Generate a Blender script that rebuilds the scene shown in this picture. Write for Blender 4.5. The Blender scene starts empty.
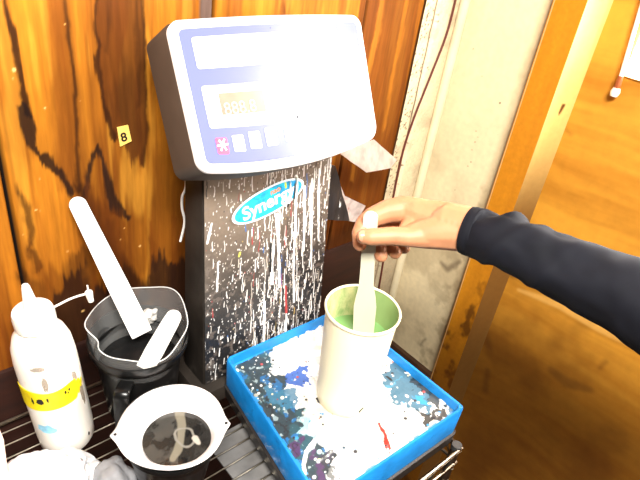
import bpy, bmesh, math, random
import numpy as np
from mathutils import Vector, Matrix, Quaternion, noise as mnoise

# ------------------------------------------------------------------ camera, world, lights, exposure
RC = np.array([[0.75282238, 0.26445968, -0.60275994], [-0.64558412, 0.47525482, -0.59779094], [0.12837296, 0.83916264, 0.52851344]])
CAM = np.array([0.0, 0.0, 0.705]); F = 568.0
scn = bpy.context.scene
COL = scn.collection
cd = bpy.data.cameras.new('camera'); cam = bpy.data.objects.new('camera', cd); COL.objects.link(cam)
cd.sensor_width = 36; cd.lens = 36 * F / 640; cd.clip_start = 0.02
cam.matrix_world = Matrix.Translation(Vector(CAM)) @ Matrix(RC.tolist()).to_4x4()
scn.camera = cam
scn.view_settings.view_transform = 'Standard'; scn.view_settings.look = 'None'
scn.view_settings.exposure = 1.35; scn.view_settings.gamma = 1; scn.view_settings.use_curve_mapping = False
w = bpy.data.worlds.new('world'); scn.world = w; w.use_nodes = True
w.node_tree.nodes['Background'].inputs[0].default_value = (1.0, 0.95, 0.88, 1)
w.node_tree.nodes['Background'].inputs[1].default_value = 0.022

def area_light(name, loc, target, sx, sy, power, color):
    l = bpy.data.lights.new(name, 'AREA'); l.shape = 'RECTANGLE'; l.size = sx; l.size_y = sy
    l.energy = power; l.color = color
    o = bpy.data.objects.new(name, l); COL.objects.link(o); o.location = loc
    o.rotation_euler = (Vector(target) - Vector(loc)).to_track_quat('-Z', 'Y').to_euler()
    return o
area_light('ceiling_lamp_light', (-0.12, -0.33, 1.36), (0.45, 0.5, 0.2), 0.6, 0.25, 29, (1.0, 0.96, 0.90))
WINDOW_EMIT = 13.0

# ------------------------------------------------------------------ pixel -> world helpers (fitted camera)
def ray(u, v): return RC @ np.array([(u - 320) / F, -(v - 240) / F, -1.0])
def atz(u, v, z): r = ray(u, v); return Vector(CAM + r * (z - CAM[2]) / r[2])
def aty(u, v, y): r = ray(u, v); return Vector(CAM + r * (y - CAM[1]) / r[1])
def atx(u, v, x): r = ray(u, v); return Vector(CAM + r * (x - CAM[0]) / r[0])
def atd(u, v, d): return Vector(CAM + ray(u, v) * d)
YW, XW = 0.67, 0.958
rnd = random.Random(7); nr = np.random.RandomState(5)

# ------------------------------------------------------------------ object helpers
def tag(o, label=None, cat=None, group=None, kind=None):
    if label: o['label'] = label
    if cat: o['category'] = cat
    if group: o['group'] = group
    if kind: o['kind'] = kind
    return o
def empty(name, loc, label, cat, group=None, rot=None):
    o = bpy.data.objects.new(name, None); COL.objects.link(o); o.location = loc; o.empty_display_size = 0.02
    if rot is not None: o.rotation_mode = 'QUATERNION'; o.rotation_quaternion = rot
    bpy.context.view_layer.update()
    return tag(o, label, cat, group)
def link(name, me, mat, parent=None, world=True):
    """link a mesh; with world=True its coordinates are world ones even when parented"""
    o = bpy.data.objects.new(name, me); COL.objects.link(o)
    if mat: me.materials.append(mat)
    if parent:
        o.parent = parent
        if world:
            m = Matrix.Identity(4); p = parent
            chain = []
            while p: chain.append(p); p = p.parent
            for q in reversed(chain):
                qm = Matrix.LocRotScale(q.location, q.rotation_quaternion if q.rotation_mode == 'QUATERNION' else q.rotation_euler, q.scale)
                m = m @ q.matrix_parent_inverse @ qm
            o.matrix_parent_inverse = m.inverted()
    return o
def finish(bm, name, mat, parent=None, world=True, smooth=40):
    bmesh.ops.recalc_face_normals(bm, faces=bm.faces)
    me = bpy.data.meshes.new(name); bm.to_mesh(me); bm.free()
    for p in me.polygons: p.use_smooth = smooth > 0
    if smooth > 0: me.set_sharp_from_angle(angle=math.radians(smooth))
    return link(name, me, mat, parent, world)
def bm_box(bm, lo, hi, bevel=0.0):
    r = bmesh.ops.create_cube(bm, size=1)
    for v in r['verts']:
        v.co = Vector([lo[i] + (v.co[i] + 0.5) * (hi[i] - lo[i]) for i in range(3)])
    if bevel > 0:
        es = list({e for v in r['verts'] for e in v.link_edges})
        bmesh.ops.bevel(bm, geom=es, offset=bevel, segments=2, affect='EDGES', profile=0.6)
def bm_hull8(bm, bot, top, bevel=0.0):
    b = [bm.verts.new(p) for p in bot]; t = [bm.verts.new(p) for p in top]; n = len(b)
    fs = [bm.faces.new(b[::-1]), bm.faces.new(t)]
    for i in range(n): fs.append(bm.faces.new((b[i], b[(i + 1) % n], t[(i + 1) % n], t[i])))
    if bevel > 0:
        bmesh.ops.bevel(bm, geom=list({e for f in fs for e in f.edges}), offset=bevel, segments=2, affect='EDGES', profile=0.6)
def bm_tube(bm, pts, rad, seg=10, caps=True):
    pts = [Vector(p) for p in pts]; n = len(pts)
    rads = rad if isinstance(rad, (list, tuple)) else [rad] * n
    rings = []; ref = None
    for i, p in enumerate(pts):
        t = (pts[min(i + 1, n - 1)] - pts[max(i - 1, 0)]).normalized()
        if ref is None:
            ref = Vector((0, 0, 1)) if abs(t.z) < 0.9 else Vector((1, 0, 0))
        a = (ref - t * ref.dot(t)).normalized(); b = t.cross(a); ref = a
        rings.append([bm.verts.new(p + (a * math.cos(2 * math.pi * k / seg) + b * math.sin(2 * math.pi * k / seg)) * rads[i]) for k in range(seg)])
    for i in range(n - 1):
        for k in range(seg):
            bm.faces.new((rings[i][k], rings[i][(k + 1) % seg], rings[i + 1][(k + 1) % seg], rings[i + 1][k]))
    if caps: bm.faces.new(rings[0][::-1]); bm.faces.new(rings[-1])
def bm_lathe(bm, prof, seg=48, f=None, closed=False):
    """prof: (r, z) list; f(angle, i, r, z) -> (r, z) may vary it; closed caps the ends when r>0"""
    rings = []
    for i, (r, z) in enumerate(prof):
        ring = []
        for k in range(seg):
            a = 2 * math.pi * k / seg; rr, zz = (r, z) if f is None else f(a, i, r, z)
            ring.append(bm.verts.new((rr * math.cos(a), rr * math.sin(a), zz)))
        rings.append(ring)
    for i in range(len(rings) - 1):
        for k in range(seg):
            bm.faces.new((rings[i][k], rings[i][(k + 1) % seg], rings[i + 1][(k + 1) % seg], rings[i + 1][k]))
    if closed: bm.faces.new(rings[0][::-1]); bm.faces.new(rings[-1])
def smoothpath(pts, n=8):
    pts = [Vector(p) for p in pts]; out = []
    P = [pts[0]] + pts + [pts[-1]]
    for i in range(1, len(P) - 2):
        for k in range(n):
            t = k / n; a, b, c, d = P[i - 1], P[i], P[i + 1], P[i + 2]
            out.append(0.5 * ((2 * b) + (c - a) * t + (2 * a - 5 * b + 4 * c - d) * t * t + (3 * b - a - 3 * c + d) * t ** 3))
    return out + [pts[-1]]

# ------------------------------------------------------------------ materials
def mat_base(name):
    m = bpy.data.materials.new(name); m.use_nodes = True
    nt = m.node_tree; return m, nt, nt.nodes['Principled BSDF']
def mat(name, color, rough=0.5, metal=0.0, var=0.0, scale=30.0, bump=0.0, dirt=None, dirt_lo=0.55, dirt_hi=0.7, trans=0.0, alpha=1.0, sss=0.0, coat=0.0, ior=1.45, stretch=(1, 1, 1), wrap=None):
    m, nt, b = mat_base(name); L = nt.links.new
    b.inputs['Roughness'].default_value = rough; b.inputs['Metallic'].default_value = metal
    b.inputs['Transmission Weight'].default_value = trans; b.inputs['Alpha'].default_value = alpha
    b.inputs['IOR'].default_value = ior; b.inputs['Coat Weight'].default_value = coat
    if sss: b.inputs['Subsurface Weight'].default_value = sss; b.inputs['Subsurface Radius'].default_value = (0.012, 0.006, 0.004)
    tc = nt.nodes.new('ShaderNodeTexCoord'); mp = nt.nodes.new('ShaderNodeMapping'); mp.inputs['Scale'].default_value = stretch
    L(tc.outputs['Object'], mp.inputs['Vector'])
    nz = nt.nodes.new('ShaderNodeTexNoise'); nz.inputs['Scale'].default_value = scale; nz.inputs['Detail'].default_value = 6
    L(mp.outputs['Vector'], nz.inputs['Vector'])
    r = nt.nodes.new('ShaderNodeValToRGB')
    c = np.array(color)
    r.color_ramp.elements[0].position = 0.3; r.color_ramp.elements[1].position = 0.7
    r.color_ramp.elements[0].color = (*np.clip(c * (1 - var), 0, 1), 1); r.color_ramp.elements[1].color = (*np.clip(c * (1 + var * 0.6), 0, 1), 1)
    L(nz.outputs['Fac'], r.inputs['Fac']); out = r.outputs['Color']
    if dirt is not None:
        n2 = nt.nodes.new('ShaderNodeTexNoise'); n2.inputs['Scale'].default_value = scale * 0.8; n2.inputs['Detail'].default_value = 8; n2.inputs['Roughness'].default_value = 0.7
        mp2 = nt.nodes.new('ShaderNodeMapping'); mp2.inputs['Location'].default_value = (3.1, 1.7, 5.3); mp2.inputs['Scale'].default_value = stretch
        L(tc.outputs['Object'], mp2.inputs['Vector']); L(mp2.outputs['Vector'], n2.inputs['Vector'])
        rr = nt.nodes.new('ShaderNodeMapRange'); rr.inputs['From Min'].default_value = dirt_lo; rr.inputs['From Max'].default_value = dirt_hi
        L(n2.outputs['Fac'], rr.inputs['Value'])
        mx = nt.nodes.new('ShaderNodeMix'); mx.data_type = 'RGBA'
        L(rr.outputs['Result'], mx.inputs['Factor']); L(out, mx.inputs['A']); mx.inputs['B'].default_value = (*dirt, 1); out = mx.outputs['Result']
    L(out, b.inputs['Base Color'])
    if bump:
        bp = nt.nodes.new('ShaderNodeBump'); bp.inputs['Strength'].default_value = bump; bp.inputs['Distance'].default_value = 0.002
        L(nz.outputs['Fac'], bp.inputs['Height']); L(bp.outputs['Normal'], b.inputs['Normal'])
    return m
def mat_attr(name, rough=0.5, coat=0.0, bump=0.0, var=0.12, scale=300.0, stretch=(1, 1, 1), spec=0.5):
    """albedo from the mesh's 'paint' colour attribute, broken up by fine procedural noise"""
    m, nt, b = mat_base(name); L = nt.links.new
    a = nt.nodes.new('ShaderNodeAttribute'); a.attribute_name = 'paint'
    tc = nt.nodes.new('ShaderNodeTexCoord'); mp = nt.nodes.new('ShaderNodeMapping'); mp.inputs['Scale'].default_value = stretch
    nz = nt.nodes.new('ShaderNodeTexNoise'); nz.inputs['Scale'].default_value = scale; nz.inputs['Detail'].default_value = 5
    L(tc.outputs['Object'], mp.inputs['Vector']); L(mp.outputs['Vector'], nz.inputs['Vector'])
    rr = nt.nodes.new('ShaderNodeMapRange'); rr.inputs['From Min'].default_value = 0.3; rr.inputs['From Max'].default_value = 0.7
    rr.inputs['To Min'].default_value = 1 - var; rr.inputs['To Max'].default_value = 1 + var
    L(nz.outputs['Fac'], rr.inputs['Value'])
    vm = nt.nodes.new('ShaderNodeVectorMath'); vm.operation = 'SCALE'
    L(a.outputs['Color'], vm.inputs[0]); L(rr.outputs['Result'], vm.inputs['Scale']); L(vm.outputs['Vector'], b.inputs['Base Color'])
    b.inputs['Roughness'].default_value = rough; b.inputs['Coat Weight'].default_value = coat
    b.inputs['Specular IOR Level'].default_value = spec
    if bump:
        bp = nt.nodes.new('ShaderNodeBump'); bp.inputs['Strength'].default_value = bump; bp.inputs['Distance'].default_value = 0.001
        L(nz.outputs['Fac'], bp.inputs['Height']); L(bp.outputs['Normal'], b.inputs['Normal'])
    return m
def mat_emit(name, color, strength):
    m, nt, b = mat_base(name)
    b.inputs['Base Color'].default_value = (*color, 1); b.inputs['Emission Color'].default_value = (*color, 1); b.inputs['Emission Strength'].default_value = strength
    return m

# ------------------------------------------------------------------ 2D noise and stroke painting for surface patterns
def vnoise(x, y, seed=0):
    xi = np.floor(x).astype(np.int64); yi = np.floor(y).astype(np.int64); xf = x - xi; yf = y - yi
    def h(a, b):
        n = (a * 374761393 + b * 668265263 + seed * 974711) & 0x7fffffff
        n = ((n ^ (n >> 13)) * 1274126177) & 0x7fffffff
        return ((n ^ (n >> 16)) & 0xffff) / 65535.0
    u = xf * xf * (3 - 2 * xf); v = yf * yf * (3 - 2 * yf)
    return (h(xi, yi) * (1 - u) + h(xi + 1, yi) * u) * (1 - v) + (h(xi, yi + 1) * (1 - u) + h(xi + 1, yi + 1) * u) * v
def fbm(x, y, seed=0, o=4):
    s = 0; a = 0.5; t = 0
    for i in range(o): s = s + a * vnoise(x * 2 ** i, y * 2 ** i, seed + i); t += a; a *= 0.5
    return s / t
def sstep(a, b, x): t = np.clip((x - a) / (b - a), 0, 1); return t * t * (3 - 2 * t)
def seg_dist(X, Y, pts, widths):
    """signed distance-ish to a tapered polyline: <0 inside"""
    best = np.full(X.shape, 1e9)
    if len(pts) == 1: return np.hypot(X - pts[0][0], Y - pts[0][1]) - widths[0]
    for (a, b, wa, wb) in zip(pts[:-1], pts[1:], widths[:-1], widths[1:]):
        dx, dy = b[0] - a[0], b[1] - a[1]; L = dx * dx + dy * dy + 1e-12
        t = np.clip(((X - a[0]) * dx + (Y - a[1]) * dy) / L, 0, 1)
        best = np.minimum(best, np.hypot(X - a[0] - t * dx, Y - a[1] - t * dy) - (wa + (wb - wa) * t))
    return best
def poly_in(X, Y, poly):
    ins = np.zeros(X.shape, bool); n = len(poly)
    for i in range(n):
        x1, y1 = poly[i]; x2, y2 = poly[(i + 1) % n]
        c = ((y1 > Y) != (y2 > Y)) & (X < (x2 - x1) * (Y - y1) / (y2 - y1 + 1e-12) + x1); ins ^= c
    return ins
def poly_sd(X, Y, poly):
    d = seg_dist(X, Y, list(poly) + [poly[0]], [0] * (len(poly) + 1)); return np.where(poly_in(X, Y, poly), -d, d)
def blend(img, mask, col): img += (np.array(col) - img) * mask[..., None]
def splat(img, X, Y, x, y, r, col, H=None, hh=0.0, soft=0.0004, stretch=1.0):
    """one small paint drop, drawn only in its own window of the grid"""
    xs = X[0]; ys = Y[:, 0]; R = r * max(1, stretch) + 3 * soft
    i0, i1 = np.searchsorted(xs, [x - R, x + R]); j0, j1 = np.searchsorted(ys, [y - R, y + R])
    if i1 <= i0 or j1 <= j0: return
    d = np.hypot(X[j0:j1, i0:i1] - x, (Y[j0:j1, i0:i1] - y) / stretch) - r
    mk = 1 - sstep(-soft, soft, d); sub = img[j0:j1, i0:i1]; blend(sub, mk, col)
    if H is not None: H[j0:j1, i0:i1] += mk * hh
def grid_mesh(name, P, img, mat_, parent=None, smooth=True):
    """P: (ny,nx,3) world points, img: (ny,nx,3) albedo"""
    ny, nx = P.shape[:2]
    me = bpy.data.meshes.new(name)
    idx = np.arange(ny * nx).reshape(ny, nx)
    q = np.stack([idx[:-1, :-1], idx[:-1, 1:], idx[1:, 1:], idx[1:, :-1]], -1).reshape(-1, 4)
    me.vertices.add(ny * nx); me.vertices.foreach_set('co', P.reshape(-1).astype(np.float32))
    me.loops.add(q.size); me.loops.foreach_set('vertex_index', q.reshape(-1).astype(np.int32))
    me.polygons.add(len(q)); me.polygons.foreach_set('loop_start', np.arange(0, q.size, 4, dtype=np.int32))
    me.polygons.foreach_set('use_smooth', np.full(len(q), smooth)); me.update(calc_edges=True); me.validate()
    at = me.color_attributes.new('paint', 'FLOAT_COLOR', 'POINT')
    at.data.foreach_set('color', np.concatenate([np.clip(img, 0, 1), np.ones((ny, nx, 1))], -1).reshape(-1).astype(np.float32))
    return link(name, me, mat_, parent)

# ================================================================== SETTING
# ---- back wall: weathered boards, dark heartwood figures and stains, plus shade painted in low down
def W(u, v): p = aty(u, v, YW); return (p.x, p.z)
def build_back_wall():
    x = np.arange(-0.32, 0.8421, 0.0017); z = np.arange(0.080, 0.78, 0.0017); X, Z = np.meshgrid(x, z)
    wv = X + 0.012 * (fbm(X * 6, Z * 3, 3) - 0.5)
    grain = fbm(wv * 70, Z * 2.2, 11, 4); fine = fbm(wv * 320, Z * 14, 21, 3); bands = fbm(wv * 26, Z * 1.0, 31, 3)
    lt = np.array((0.43, 0.150, 0.011)); md = np.array((0.125, 0.030, 0.003)); dk = np.array((0.026, 0.007, 0.0015)); blk = np.array((0.007, 0.003, 0.002))
    t = np.clip(0.9 * (grain - 0.28) + 1.1 * (bands - 0.38) + 0.45 * (fine - .5) + 0.25 * sstep(0.35, 0.1, Z + .15 * (bands - .5)), 0, 1)  # browner towards the bottom, shade put into the wood tone
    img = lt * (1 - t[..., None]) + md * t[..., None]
    blend(img, 0.5 * sstep(0.50, 0.62, fbm(X * 12, Z * 7, 49, 4)) * sstep(0.5, 0.3, Z), md * 0.6)              # shade low on the wall, painted as irregular browner patches
    hi = 0.35 * sstep(0.60, 0.72, fbm(wv * 55, Z * 5, 61, 3)); blend(img, hi, (0.62, 0.28, 0.03))
    j = 0.007 * (fbm(X * 60, Z * 40, 41, 4) - 0.5) + 0.005 * (fine - .5); j2 = 0.016 * (fbm(X * 45, Z * 22, 45, 4) - 0.5) + 0.020 * (fbm(X * 260, Z * 10, 47, 3) - .5)
    def stroke(px, ws, col, a=1.0, soft=0.004, jj=1.0):
        pts = [W(*p) for p in px]; d = seg_dist(X + j * jj, Z + j2 * jj, pts, [q * 0.0014 for q in ws]); blend(img, (1 - sstep(-soft, soft, d)) * a, col)
    def patch(px, col, a=1.0, soft=0.006, jj=1.0):
        d = poly_sd(X + j * jj, Z + j2 * jj, [W(*p) for p in px]); blend(img, (1 - sstep(-soft, soft, d)) * a, col)
    # brown board zone left of the bright streak
    patch([(46, -30), (65, -30), (71, 50), (76, 100), (76, 190), (60, 190), (50, 90)], (0.15, 0.040, 0.004), 0.7, 0.008)
    stroke([(64, -30), (68, 40), (75, 90), (77, 150), (79, 190)], [1.5, 2, 2, 2, 2], dk, 0.85, 0.002)
    for (x0, x1, a_) in ((0.15, 0.205, .35), (0.205, 0.235, .15)): blend(img, a_ * sstep(0.5, 0.66, fbm(wv * 95, Z * 1.5, 65, 3)) * ((X > x0) & (X < x1)), md)
    # heartwood figure in the middle of the board
    patch([(101, -30), (97, 40), (99, 60), (103, 100), (113, 135), (126, 150), (131, 172), (136, 155), (141, 170), (146, 145), (146, 50), (140, -30)], (0.085, 0.022, 0.003), 0.88, 0.002)
    stroke([(101, -30), (96, 30), (100, 45), (98, 62), (104, 100), (114, 136)], [1, 1.5, 1.2, 2.5, 2, 3], dk, 0.9, 0.0016)
    stroke([(140, -30), (145, 60), (146, 140), (142, 165)], [1, 1.5, 1.5, 2], dk, 0.8, 0.003)
    stroke([(134, -20), (136, 20), (140, 60), (139, 110)], [1, 2, 3, 2], dk, 0.6, 0.003)
    stroke([(108, -20), (110, 20), (106, 50)], [1, 2, 1], dk, 0.5, 0.003)
    patch([(112, 95), (128, 60), (140, 80), (146, 145), (136, 160), (131, 172), (124, 150)], dk, 0.5, 0.014, 2)
    # left black vein and the blotches that follow it down
    stroke([(-3, -40), (5, 5), (11, 25), (17, 60), (20, 75), (27, 112)], [2, 2, 2.5, 2, 2.5, 3], dk, 0.95, 0.0016)
    stroke([(22, 108), (28, 125), (33, 146), (46, 158), (60, 172), (72, 196)], [5, 7, 3, 4, 3, 2.5], blk * 1.6, 0.93, 0.002)
    stroke([(78, 188), (90, 205), (100, 235), (116, 262), (128, 285)], [4, 6, 9, 11, 13], dk, 0.85, 0.006)
    stroke([(86, 196), (90, 165), (97, 148), (104, 164), (111, 192), (117, 212), (130, 222)], [3, 2, 2, 2.5, 4, 6, 2], blk * 1.8, 0.92, 0.002)
    stroke([(108, 225), (112, 250), (125, 275), (140, 296)], [5, 6, 10, 12], dk, 0.8, 0.005)
    stroke([(12, 185), (26, 205), (32, 225), (30, 245), (40, 268)], [1.5, 3, 3, 2, 4], dk, 0.75, 0.003, 1.6); stroke([(20, 270), (36, 290), (44, 320)], [3, 6, 8], dk, 0.6, 0.006, 2); patch([(30, 262), (62, 270), (84, 300), (90, 350), (30, 360), (40, 300)], md * .8, 0.6, 0.012, 2.5); patch([(84, 180), (100, 200), (120, 218), (128, 262), (118, 280), (104, 262), (92, 220)], md * .7, 0.7, 0.008, 2.5); stroke([(150, 225), (154, 250), (152, 272)], [2, 3, 5], md, 0.6, 0.004, 2); stroke([(174, 215), (176, 262)], [2, 3], md, 0.5, 0.004, 2)
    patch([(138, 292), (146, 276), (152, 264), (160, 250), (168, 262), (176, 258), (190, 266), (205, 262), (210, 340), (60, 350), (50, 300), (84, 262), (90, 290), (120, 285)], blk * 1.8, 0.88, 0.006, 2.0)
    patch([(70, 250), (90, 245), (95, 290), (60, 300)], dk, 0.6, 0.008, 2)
    # boards right of the scale
    patch([(366, -30), (425, -30), (385, 200), (366, 330), (318, 330), (325, 230), (352, 60)], (0.12, 0.030, 0.003), 0.8, 0.003)
    stroke([(385, -20), (378, 30), (366, 80), (352, 180)], [3, 5, 3, 4], (0.42, 0.16, 0.015), 0.6, 0.003)
    stroke([(410, -20), (402, 30), (392, 80), (384, 130)], [3, 4, 3, 2], (0.42, 0.15, 0.012), 0.55, 0.003)
    stroke([(345, -20), (340, 30)], [5, 5], md, 0.6)
    patch([(322, 235), (390, 205), (386, 345), (318, 345)], dk, 0.75, 0.02, 2)  # shade beside the scale, painted onto the boards
    stroke([(238, -20), (237, 20)], [6, 6], (0.24, 0.075, 0.01), 0.8)
    for (u, v, r) in [(14, 70, 1.6), (45, 108, 1), (140, 246, 1.2), (83, 311, 1.6), (36, 210, 1)]:
        p = W(u, v); splat(img, X, Z, p[0], p[1], 0.0012 * r, (0.75, 0.45, 0.15), soft=0.0008)
    for _ in range(40): splat(img, X, Z, rnd.uniform(-.2, .35), rnd.uniform(.1, .6), rnd.uniform(.0006, .0012), (0.6, 0.3, 0.08), soft=0.0006)
    # small rectangular notch figures (hand cut nail marks)
    # board gaps: real grooves
    D = np.zeros_like(X)
    for xs, wd in ((0.1425, 0.0030), (0.418, 0.0032), (0.700, 0.0022)):
        g = 1 - sstep(wd * 0.6, wd * 1.4, np.abs(X - xs - 0.004 * 0)); D += g * 0.012; blend(img, g, (0.006, 0.004, 0.003))
    b = (X > 0.396) & (X < 0.414); img[b] = np.array((0.105, 0.065, 0.05)) * (0.8 + 0.4 * fine[b])[:, None]; D[b] -= 0.004
    P = np.stack([X, YW + D + 0.0012 * (grain - 0.5), Z], -1)
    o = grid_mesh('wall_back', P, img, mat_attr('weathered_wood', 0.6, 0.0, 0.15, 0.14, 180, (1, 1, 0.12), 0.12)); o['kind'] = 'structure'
    bm = bmesh.new(); bm_box(bm, (-0.6, YW + 0.014, -0.6), (XW + 0.06, YW + 0.04, 1.9)); bm_box(bm, (-0.6, YW, 0.78), (XW, YW + 0.014, 1.9)); bm_box(bm, (-0.6, YW, 0.08), (-0.32, YW + 0.014, 0.78))
    o = finish(bm, 'wall_back_backing', mat('backing_wood', (0.16, 0.055, 0.012), 0.8, var=0.4, scale=12, stretch=(6, 1, 0.5)), smooth=0); o['kind'] = 'structure'
    bm = bmesh.new(); bm_box(bm, (-0.6, YW - 0.006, -0.5), (0.842, YW + 0.012, 0.080), 0.002)
    o = finish(bm, 'baseboard_back', mat('dark_red_board', (0.022, 0.005, 0.002), 0.6, var=0.5, scale=9, stretch=(1, 1, 6))); o['kind'] = 'structure'
build_back_wall()

# ---- strip of speckled plaster between the boards and the corner
m_plaster = mat('cream_plaster', (0.66, 0.56, 0.40), 0.6, var=0.10, scale=6, bump=0.1, dirt=(0.22, 0.15, 0.075), dirt_lo=0.66, dirt_hi=0.80)
def build_strip():
    x = np.arange(0.842, 0.9585, 0.0016); z = np.arange(-0.27, 0.9, 0.0016); X, Z = np.meshgrid(x, z)
    img = np.ones(X.shape + (3,)) * np.array((0.66, 0.55, 0.35)); n = fbm(X * 40, Z * 40, 5, 4)
    blend(img, 0.5 * sstep(0.45, 0.75, n), (0.42, 0.32, 0.20))
    for _ in range(420):
        splat(img, X, Z, 0.842 + abs(rnd.gauss(0.012, 0.012)), rnd.uniform(-0.1, 0.75), rnd.uniform(0.0007, 0.0022), (0.16, 0.10, 0.06), soft=0.0007)
    blend(img, 1 - sstep(0.001, 0.0025, np.abs(X - 0.871)), (0.10, 0.06, 0.03))
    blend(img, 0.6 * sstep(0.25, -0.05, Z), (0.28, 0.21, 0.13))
    P = np.stack([X, YW - 0.004 + 0.002 * (n - .5) - 0.006 * (X > 0.876), Z], -1)
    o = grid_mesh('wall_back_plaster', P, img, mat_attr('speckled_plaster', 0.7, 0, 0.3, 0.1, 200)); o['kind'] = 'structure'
build_strip()
# ---- side wall: plaster field near the corner
def build_side_plaster():
    y = np.arange(0.492, 0.6701, 0.0016); z = np.arange(-0.27, 0.9, 0.0016); Yg, Z = np.meshgrid(y, z)
    img = np.ones(Yg.shape + (3,)) * np.array((0.72, 0.60, 0.37)); n = fbm(Yg * 14, Z * 11, 15, 5); n2 = fbm(Yg * 34, Z * 28, 18, 4)
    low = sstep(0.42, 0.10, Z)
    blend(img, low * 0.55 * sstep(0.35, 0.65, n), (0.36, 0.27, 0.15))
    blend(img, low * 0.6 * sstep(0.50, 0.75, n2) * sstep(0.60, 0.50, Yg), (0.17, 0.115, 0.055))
    blend(img, sstep(0.525, 0.493, Yg + 0.01 * (n2 - .5)) * 0.85, (0.20, 0.135, 0.065))  # shade beside the post, painted into the plaster colour
    def S(u, v): p = atx(u, v, XW); return (p.y, p.z)
    for px, ws in ([[(441, 262), (448, 268), (458, 262)], [3, 5, 5]], [[(420, 345), (425, 340)], [2, 2]], [[(404, 240), (398, 262), (400, 275)], [2, 1.5, 2]]):
        blend(img, 0.7 * (1 - sstep(-.006, .006, seg_dist(Yg + .02 * (n2 - .5), Z + .02 * (n - .5), [S(*q) for q in px], [k * .0014 for k in ws]))), (0.12, 0.08, 0.045))
    for (u, v, r) in [(500, 103, 1.5), (473, 49, .9), (482, 76, .7), (476, 131, 1), (475, 142, 1.2), (472, 150, .9), (471, 162, 1.4), (468, 166, 1), (478, 137, .8), (455, 190, 1), (498, 135, .6)]:
        p = S(u, v); splat(img, Yg, Z, p[0], p[1], 0.0011 * r, (0.10, 0.07, 0.04), soft=0.0006)
    xx = XW - 0.003 * sstep(0.655, 0.67, Yg) + 0.010 * sstep(0.505, 0.492, Yg) + 0.0015 * (n - 0.5)
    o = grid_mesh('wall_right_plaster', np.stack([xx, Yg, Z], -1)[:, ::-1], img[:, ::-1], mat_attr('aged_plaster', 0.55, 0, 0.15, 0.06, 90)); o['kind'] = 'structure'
build_side_plaster()
bm = bmesh.new(); bm_box(bm, (XW - 0.012, 0.492, -0.6), (XW + 0.02, 0.67, -0.265), 0.002)
o = finish(bm, 'baseboard_right', mat('dark_base', (0.07, 0.03, 0.014), 0.6, var=0.4, scale=15)); o['kind'] = 'structure'

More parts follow.
